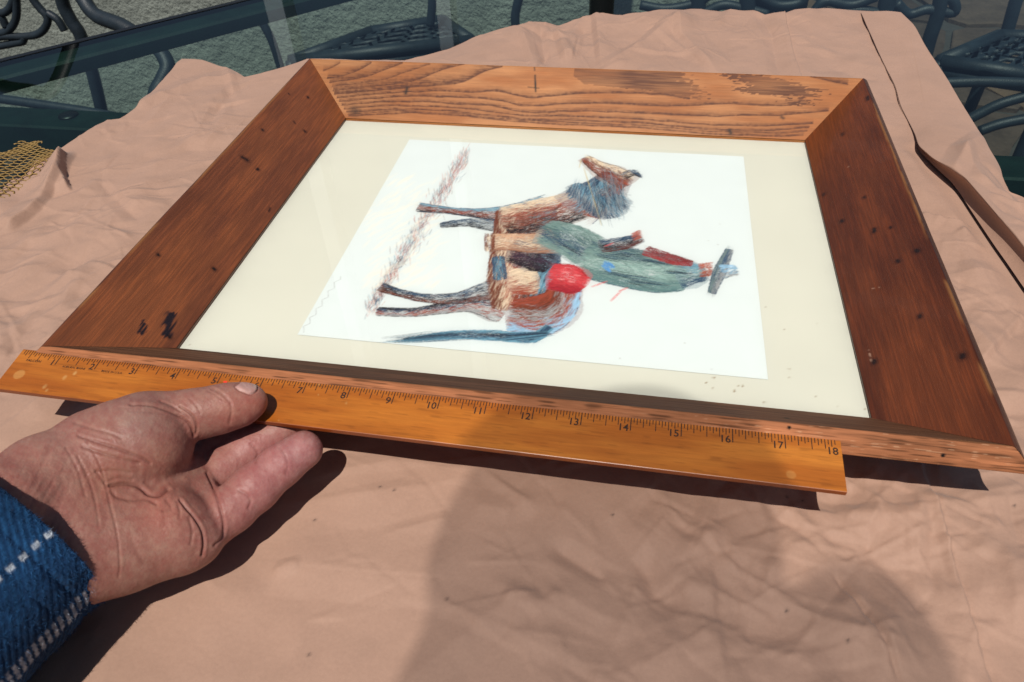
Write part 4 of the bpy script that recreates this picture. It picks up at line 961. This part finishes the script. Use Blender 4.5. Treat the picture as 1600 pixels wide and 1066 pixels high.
F4 = f_.chain([J(322, 824, .62, 40), J(362, 795, .66, 37), J(398, 763, .74, 37), J(440, 727, .84, 33), J(474, 703, .90, 30)], .12)
F3 = f_.chain([J(316, 768, .45, 37), J(350, 735, .48, 35), J(392, 700, .60, 33), J(446, 668, .74, 30)], .12)
F2 = f_.chain([J(300, 735, .45, 36), J(338, 700, .50, 34), J(390, 678, .62, 33), J(460, 650, .80, 31)], .12)
F1 = f_.chain([J(285, 705, .40, 36), J(322, 672, .50, 34), J(375, 655, .60, 32), J(450, 632, .78, 30)], .12)
FG = np.minimum(np.minimum(F4, F3), np.minimum(F2, F1)); FG = smin(smin(smin(F4, F3, .015), F2, .02), F1, .02)
hand = smin(hand, FG, .07)
# nothing of the hand passes through the ruler
Pq = [f_.X - RO[0], f_.Y - RO[1], f_.Z - RO[2]]
ca = Pq[0] * RD_[0] + Pq[1] * RD_[1] + Pq[2] * RD_[2]; cb = Pq[0] * RN[0] + Pq[1] * RN[1] + Pq[2] * RN[2]; cc = Pq[0] * RU[0] + Pq[1] * RU[1] + Pq[2] * RU[2]
box = np.maximum(np.maximum(-cb - .2, cb - (RW + .004)), np.maximum(cc - .004, -cc - RT - .004))
hand = np.maximum(hand, -box)
V, F, N = f_.mesh(hand.astype(np.float32)); del hand, palm, arm, ball, thumb, TB, FG, F1, F2, F3, F4, box, ca, cb, cc, dor, ridge
def subdivide(V, F, N):
    E = np.stack([F, np.roll(F, -1, 1)], -1).reshape(-1, 2); Es = np.sort(E, 1); key = Es[:, 0].astype(np.int64) * len(V) + Es[:, 1]
    uq, inv = np.unique(key, return_inverse=True); a, b = uq // len(V), uq % len(V)
    Vm = (V[a] + V[b]) / 2; Nm = N[a] + N[b]; Vc = V[F].mean(1); Nc = N[F].sum(1); n0 = len(V); n1 = n0 + len(uq); em = inv.reshape(-1, 4) + n0; ce = np.arange(len(F)) + n1
    Fn = np.concatenate([np.stack([F[:, k], em[:, k], ce, em[:, (k + 3) % 4]], -1) for k in range(4)])
    Vn = np.concatenate([V, Vm, Vc]); Nn = np.concatenate([N, Nm, Nc]); Nn /= np.linalg.norm(Nn, axis=1)[:, None] + 1e-9
    return Vn, Fn, Nn
V, F, N = subdivide(V, F, N)
pv = px(V); toc = CAM - V; toc /= np.linalg.norm(toc, axis=1)[:, None]; fac = sst(.0, .25, (N * toc).sum(1))
def pdist(P_, pts):
    D = np.full(len(P_), 1e9); pts = smooth_path([np.array([*p, 0.]) for p in pts], 6)[:, :2]
    for a, b in zip(pts[:-1], pts[1:]):
        d = b - a; t = np.clip(((P_ - a) @ d) / (d @ d + 1e-9), 0, 1); D = np.minimum(D, np.hypot(*(P_ - a - t[:, None] * d).T))
    return D
zA = lambda P_: Z((150, 580), 5.922, P_)
zB = lambda P_: Z((150, 700), 4.263, P_)
creases = [(zA([(320, 310), (480, 315), (600, 345), (740, 400), (830, 450), (880, 520), (905, 600)]), 2.0, .045), (zA([(780, 330), (870, 390), (915, 450), (932, 520), (922, 580)]), 1.8, .04), (zA([(600, 280), (700, 320), (800, 385), (860, 440)]), 1.8, .025),
           (zA([(870, 260), (930, 320), (965, 390)]), 2, .015), (zA([(1060, 165), (1130, 200), (1200, 250), (1245, 300), (1252, 400), (1235, 480)]), 2.2, .018), (zA([(1090, 165), (1160, 200), (1215, 240)]), 1.6, .016), (zA([(1030, 180), (1100, 215), (1170, 265)]), 1.6, .012),
           (zA([(-200, 480), (0, 540), (130, 575), (230, 620)]), 2.5, .02), (zA([(-160, 600), (0, 655), (150, 700), (300, 755), (430, 805), (500, 850)]), 2.5, .035), (zA([(-120, 700), (0, 742), (150, 790), (300, 830), (400, 850)]), 2.5, .03),
           (zA([(300, 370), (500, 380), (640, 400)]), 2, .008), (zA([(200, 340), (420, 350)]), 2, .008),
           (zB([(90, 252), (200, 238), (290, 262), (350, 312), (420, 318), (480, 280)]), 3.0, .06), (zB([(100, 290), (150, 330), (250, 347), (330, 342), (400, 372)]), 3, .03), (zB([(0, 160), (120, 150), (230, 165)]), 2.5, .02), (zB([(60, 230), (150, 200), (240, 210)]), 2.5, .025),
           (zB([(560, 350), (600, 400), (650, 460), (700, 540), (717, 630), (705, 715)]), 2.2, .06), (zB([(740, 170), (780, 260), (820, 380), (850, 500), (842, 590), (790, 650)]), 2.2, .04), (zB([(620, 460), (642, 560), (632, 640)]), 2.5, .02), (zB([(540, 360), (560, 420), (555, 470)]), 2, .015), (zB([(470, 350), (500, 400), (450, 420)]), 3, .02),
           (zB([(0, 150), (60, 250), (100, 400), (145, 600), (158, 780), (150, 860)]), 2.0, .018), (zB([(-120, 60), (-60, 180), (-10, 330), (20, 520)]), 2.2, .016), (zB([(-200, 0), (-120, 150), (-70, 320)]), 2, .014), (zB([(-60, -40), (20, 100), (70, 260)]), 2, .014),
           (zB([(955, 285), (1000, 308), (1030, 350), (1015, 400)]), 2.5, .022), ([(438, 700), (446, 712), (450, 728), (446, 740)], 2.5, .012), ([(392, 694), (402, 706), (400, 722)], 2.5, .02), (zB([(240, 620), (300, 740), (420, 800)]), 6, .015)]
dep = np.zeros(len(V)); dk = np.zeros(len(V))
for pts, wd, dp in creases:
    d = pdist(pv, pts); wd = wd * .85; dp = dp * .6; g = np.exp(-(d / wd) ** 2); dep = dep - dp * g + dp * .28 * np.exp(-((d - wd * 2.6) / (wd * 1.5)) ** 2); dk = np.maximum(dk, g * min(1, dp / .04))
# fine wrinkling along the thumb's back and the wrist
q0 = pv[:, 0] * .88 + pv[:, 1] * .47; q1 = -pv[:, 0] * .47 + pv[:, 1] * .88
wz = np.exp(-(((pv[:, 0] - 75) / 60) ** 2 + ((pv[:, 1] - 760) / 90) ** 2)); dep += -.006 * wz * sst(.55, .8, vn(q0 * .22, q1 * .03, 801))
dep += .007 * (fbm(q0 * .09, q1 * .09, 803) - .5) * 2 + .0025 * (vn(q0 * .55, q1 * .22, 805) - .5) + .002 * (vn(q0 * .3, q1 * .7, 806) - .5)
# nail
nail = [(367, 604), (374, 598), (384, 594.5), (394, 594.5), (400, 598), (403, 605), (401, 612), (392, 616), (382, 613), (373, 609)]
ins = in_poly(pv[:, 0], pv[:, 1], nail) & (fac > .05) & (V[:, 2] > 1.5); dn = pdist(pv, nail + [nail[0]])
dep += np.where(ins, .010 * sst(0, 3, dn), 0) - .03 * np.exp(-(dn / 1.5) ** 2) * (V[:, 2] > 1.5)
V2 = V + N * (dep * fac)[:, None]
Ck = np.tile(np.array([.300, .130, .100]), (len(V), 1))
n1 = fbm(pv[:, 0] * .02, pv[:, 1] * .02, 811)[:, None]; Ck = Ck * (1 + (n1 - .5) * np.array([.25, .55, .5]))
pk = np.clip(sst(300, 420, pv[:, 0]) * sst(660, 700, pv[:, 1]), 0, 1)[:, None]; Ck = Ck * (1 - pk) + pk * np.array([.36, .145, .132])
def blob(u, v, r, colr, k):
    global Ck
    g = (np.exp(-((pv[:, 0] - u) ** 2 + (pv[:, 1] - v) ** 2) / (2 * r * r)) * k)[:, None]; Ck = Ck * (1 - g) + np.array(colr) * g
blob(215, 660, 26, (.27, .165, .14), .5); blob(165, 745, 30, (.33, .13, .08), .5); blob(250, 800, 30, (.38, .13, .09), .5); blob(365, 640, 22, (.40, .15, .11), .5); blob(455, 712, 16, (.38, .17, .16), .6); blob(402, 630, 14, (.40, .13, .09), .5); blob(255, 720, 22, (.38, .15, .10), .4)
blob(470, 705, 18, (.38, .17, .16), .5); blob(120, 700, 30, (.33, .16, .13), .4)
mot = fbm(pv[:, 0] * .11, pv[:, 1] * .11, 815)[:, None]; Ck *= 1 + (mot - .5) * np.array([.22, .6, .55]); mot = fbm(pv[:, 0] * .3, pv[:, 1] * .3, 817)[:, None]; Ck *= 1 + (mot - .5) * np.array([.10, .3, .28])
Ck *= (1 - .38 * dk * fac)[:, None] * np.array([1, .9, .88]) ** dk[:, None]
Ck = np.where(ins[:, None], np.array([.47, .27, .235]) * np.ones_like(Ck), Ck)
lun = (np.exp(-((pv[:, 0] - 400) ** 2 + (pv[:, 1] - 604) ** 2) / 20) * ins)[:, None]; Ck = Ck * (1 - .5 * lun) + .5 * lun * np.array([.62, .5, .4])
M_skin = mat('skin', attr=True, rough=.5, spec=.34, sss=.14, noise=[(9, .05, (1, 1, 1)), (30, .04, (1, 1, 1))], bump=[(26, .00014, (1, 1, 1)), (9, .00014, (1, 1, 1))])
person = empty('person', (-4, -26, -29), label='person in a blue plaid flannel sleeve pinching the wooden ruler between thumb and fingers', cat='person')

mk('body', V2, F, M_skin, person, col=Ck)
# offscreen: head, under a sheer hat added to cast the soft foreground shadow
UP = np.array([-.36, -5.9, 12.0])
g_ = Field((-3, -36, 8), (8, -22, 27), .3)
hd = g_.ell((2.35, -29.3, 20.6), (3.0, 3.8, 4.3))
hd = smin(hd, g_.ell((2.45, -28.3, 18.2), (2.3, 2.6, 2.6)), 1.0)
hd = smin(hd, g_.cap((2.5, -25.9, 19.4), (2.55, -25.3, 18.6), .4, .55), .5)
hd = smin(hd, g_.ell((-.7, -29.6, 19.7), (.45, .8, 1.2)), .25); hd = smin(hd, g_.ell((5.4, -29.6, 19.7), (.45, .8, 1.2)), .25)
hd = smin(hd, g_.cap((2.3, -31, 17), (2.0, -33, 11), 2.3, 2.9), 1.2)
Vb, Fb, Nb = g_.mesh(hd.astype(np.float32)); mk('head', Vb + UP, Fb, M_skin, person, col=np.tile(np.array([.37, .19, .14]), (len(Vb), 1)))
M_hair = mat('hair', (.06, .045, .035), .6, noise=[(3, .4, (1, 1, 1))])
hh_ = np.maximum(g_.ell((2.35, -29.9, 21.3), (3.2, 3.9, 4.0)), -(g_.ell((2.4, -26.4, 18.0), (3.0, 3.2, 4.2))))
Vh, Fh, _ = g_.mesh(hh_.astype(np.float32)); mk('hair', Vh + UP, Fh, M_hair, person)
M_shadow_hat = bpy.data.materials.new('half_shadow_mesh'); M_shadow_hat.use_nodes = True; n_ = M_shadow_hat.node_tree.nodes; L_ = M_shadow_hat.node_tree.links
tr = n_.new('ShaderNodeBsdfTransparent'); mx = n_.new('ShaderNodeMixShader'); mx.inputs[0].default_value = .37  # see-through share sets how dark the added hat's shadow falls
n_['Principled BSDF'].inputs['Base Color'].default_value = (.12, .10, .08, 1); L_.new(tr.outputs[0], mx.inputs[1]); L_.new(n_['Principled BSDF'].outputs[0], mx.inputs[2]); L_.new(mx.outputs[0], n_['Material Output'].inputs[0])
shadow_outline = np.array([(-1.25, -24.0), (-.95, -22.6), (-1.2, -21.2), (-1.05, -19.8), (-.5, -18.3), (.8, -16.9), (2.6, -16.0), (4.0, -16.2), (5.0, -17.4), (5.75, -19.0), (5.75, -20.5), (6.0, -20.7), (6.6, -20.2), (7.3, -20.05), (8.0, -20.4), (8.4, -21.4), (8.6, -23.0), (8.8, -26), (8.2, -30), (6, -34), (2, -36), (-2, -34), (-4, -30), (-3, -26.5)])  # hat edge shaped to the wanted shadow outline on paper and ruler
bq = smooth_path([np.array([x, y, 20.0]) for x, y in np.vstack([shadow_outline, shadow_outline[:1]])], 6)[:-1]; hc = np.array([2.35, -29.6, 22.0])
ringV = []
for k, e in enumerate([1, .85, .7, .55, .42]):
    for i, p_ in enumerate(bq): 
        q_ = hc + (p_ - hc) * e; q_[2] = 20 + 2.2 * (1 - e); q_[1] += .49 * (20 - q_[2]) * -1; ringV.append(q_)
for e, z_ in ((.40, 23.6), (.34, 25.2), (.18, 25.9), (.01, 26.0)):
    for i, p_ in enumerate(bq):
        a_ = math.atan2(p_[1] - hc[1], p_[0] - hc[0]); ringV.append(np.array([hc[0] + 9.2 * e * math.cos(a_), hc[1] + 10.5 * e * math.sin(a_), z_]))
mk('shadow_hat', np.array(ringV) + UP, [tuple(q) for q in gridF(9, len(bq), wrap=True).tolist()], M_shadow_hat, person)

# sleeve
def cloth_col(al, th_in, lines):
    tw = .5 + .5 * np.sin((al * 1.0 + th_in * .75) * 2 * np.pi * 8.5 + 2.2 * fbm(al * 3, th_in * 3, 907))
    C = np.array([.006, .022, .060]) + (np.array([.016, .068, .165]) - np.array([.006, .022, .060])) * (tw * (.45 + .8 * fbm(al * 5, th_in * 5, 901)))[..., None]
    C *= (.35 + 1.25 * fbm(al * .9, th_in * .9, 903))[..., None]
    for (pos, half, per, st) in lines:
        m_ = sst(half, half * .7, np.abs(th_in - pos)); s_ = sst(.35, .6, .5 + .5 * np.sin(al * 2 * np.pi * per + (th_in - pos) * 9)) * (.35 + .9 * vn(al * 9, th_in * 14, 905))
        k = (m_ * s_ * st)[..., None]; C = C * (1 - k) + np.array([.58, .62, .66]) * k
    return C
cuff = [SC, SC + AD * 2.5, SC + AD * 5 + (0, 0, .15), SC + AD * 8 + (0, 0, .6), SC + AD * 11 + (.2, 0, 1.8), np.array([-12.0, -28, 8.0]), np.array([-8.6, -33.5, 18.5])]
cp = smooth_path(cuff, 60); cpd = np.r_[0, np.cumsum(np.linalg.norm(np.diff(cp, axis=0), axis=1))]
NA, NTt = 620, 460
alv = np.linspace(0, 1, NA) ** 2.1 * cpd[-1]; C0 = np.stack([np.interp(alv, cpd, cp[:, i]) for i in range(3)], -1)
T_ = np.gradient(C0, axis=0); T_ /= np.linalg.norm(T_, axis=1)[:, None]; K_ = np.ones(41) / 41
T_ = np.stack([np.convolve(np.pad(T_[:, i], 20, 'edge'), K_, 'valid') for i in range(3)], -1); T_ /= np.linalg.norm(T_, axis=1)[:, None]
A_ = np.cross(T_, (0, 0, 1)); A_ /= np.linalg.norm(A_, axis=1)[:, None]; B_ = np.cross(T_, A_)
thv = np.linspace(0, 2 * np.pi, NTt, endpoint=False)
rad = 2.06 + .14 * sst(0, 4, alv) + .35 * sst(3, 12, alv) + .6 * sst(10, 17, alv)
R0 = rad[:, None] * (1 + .035 * np.sin(2 * thv + .6)[None] * np.ones((NA, 1)))
AL = np.broadcast_to(alv[:, None], R0.shape); TI = np.broadcast_to(thv[None] * 1.55, R0.shape)
per = lambda s_, f: (fbm(AL * f, 4 + np.cos(thv)[None] * 1.5 * f + 0 * AL, s_) + fbm(AL * f, 9 + np.sin(thv)[None] * 1.5 * f + 0 * AL, s_ + 7)) - 1
R1 = R0 + .10 * per(911, .8) * sst(.1, 1, AL) + .05 * per(921, 2.2) - .03 * np.exp(-((AL - .42) / .05) ** 2) - .018 * np.exp(-((AL - .80) / .04) ** 2)
R1 += .007 * np.sin((AL + TI * .75) * 2 * np.pi * 8.5) + .02 * (fbm(AL * 12, TI * 12, 931) - .5)
SV = C0[:, None] + R1[..., None] * (np.cos(thv)[None, :, None] * A_[:, None] + np.sin(thv)[None, :, None] * B_[:, None])
# find where round the sleeve the two pale lines run
def theta_at(u, v):
    P_ = px(SV[:260]); nn = SV[:260] - C0[:260, None]; f2 = ((CAM - SV[:260]) * nn).sum(-1) > 0
    D = np.hypot(P_[..., 0] - u, P_[..., 1] - v) + np.where(f2, 0, 1e4); k = np.unravel_index(D.argmin(), D.shape); return thv[k[1]] * 1.55
l1, l2 = theta_at(92, 816), theta_at(84, 990)
CS = cloth_col(AL, TI, [(l1, .045, 4.5, .9), (l2, .19, 8.0, .5)])
inner_r = np.linspace(0, 1, 10)[:, None]
back = C0[:12][::-1]; 
IV = []
for i, (dl, dr) in enumerate([(3.0, .16), (1.5, .15), (.6, .14), (.2, .13), (.05, .12), (-.02, .09), (-.03, .04)]):
    k = np.interp(max(dl, 0), alv, np.arange(NA)); k0 = int(k); c_ = C0[k0] + T_[k0] * min(dl, 0); IV.append(c_ + (R1[k0] - dr)[:, None] * (np.cos(thv)[:, None] * A_[k0] + np.sin(thv)[:, None] * B_[k0]))
IV = np.array(IV); FV = np.concatenate([IV, SV]); FC = np.concatenate([np.broadcast_to(np.array([.015, .045, .11]), IV.shape), CS])
M_cloth = mat('flannel', attr=True, rough=.95, spec=.05, sheen=.06, noise=[(12, .25, (1, 1, 1))], bump=[(10, .0008, (1, 1, 1)), (30, .0003, (1, 1, 1))])
shirt = mk('shirt_sleeve', FV, gridF(len(FV), NTt, wrap=True), M_cloth, person, col=FC)
# wool fuzz standing off the cloth
rf = np.random.default_rng(77); nfz = 26000
ia = (rf.random(nfz) ** 1.3 * 430).astype(int); it = rf.integers(0, NTt, nfz); b0 = SV[ia, it]; nr = b0 - C0[ia]; nr /= np.linalg.norm(nr, axis=1)[:, None]
dirv = nr * .7 + rf.normal(0, .6, (nfz, 3)); dirv /= np.linalg.norm(dirv, axis=1)[:, None]; ln_ = rf.uniform(.03, .11, nfz)[:, None]
sd_ = np.cross(dirv, rf.normal(0, 1, (nfz, 3))); sd_ /= np.linalg.norm(sd_, axis=1)[:, None]
FVz = np.stack([b0 - sd_ * .0035, b0 + sd_ * .0035, b0 + dirv * ln_], 1).reshape(-1, 3)
mk('wool_fuzz', FVz, np.arange(nfz * 3).reshape(-1, 3), M_cloth, shirt, col=np.repeat(np.minimum(CS[ia, it] * 1.5 + .008, 1), 3, axis=0), smooth=False, kind='stuff')
tg = Field((-15, -58, -22), (19, -28, 28), .7)
tor = smin(tg.cap((-1, -42, 19.0), (7, -42, 18.5), 4.4, 4.4), tg.cap((2.5, -47, -18), (2.8, -44, 15), 6.0, 5.8), 3)
tor = smin(tor, tg.chain([((-3, -40, 20), 3.2), ((-8.5, -33.4, 18.2), 2.7)], 1.5), 2); tor = smin(tor, tg.chain([((8, -42, 19), 3.3), ((13.5, -42, 10), 2.6), ((12.6, -40.0, -1), 2.2)], 1.5), 2)
Vt_, Ft_, _ = tg.mesh(tor.astype(np.float32)); mk('shirt', Vt_, Ft_, M_cloth, person, col=np.tile(np.array([.018, .06, .15]), (len(Vt_), 1)))
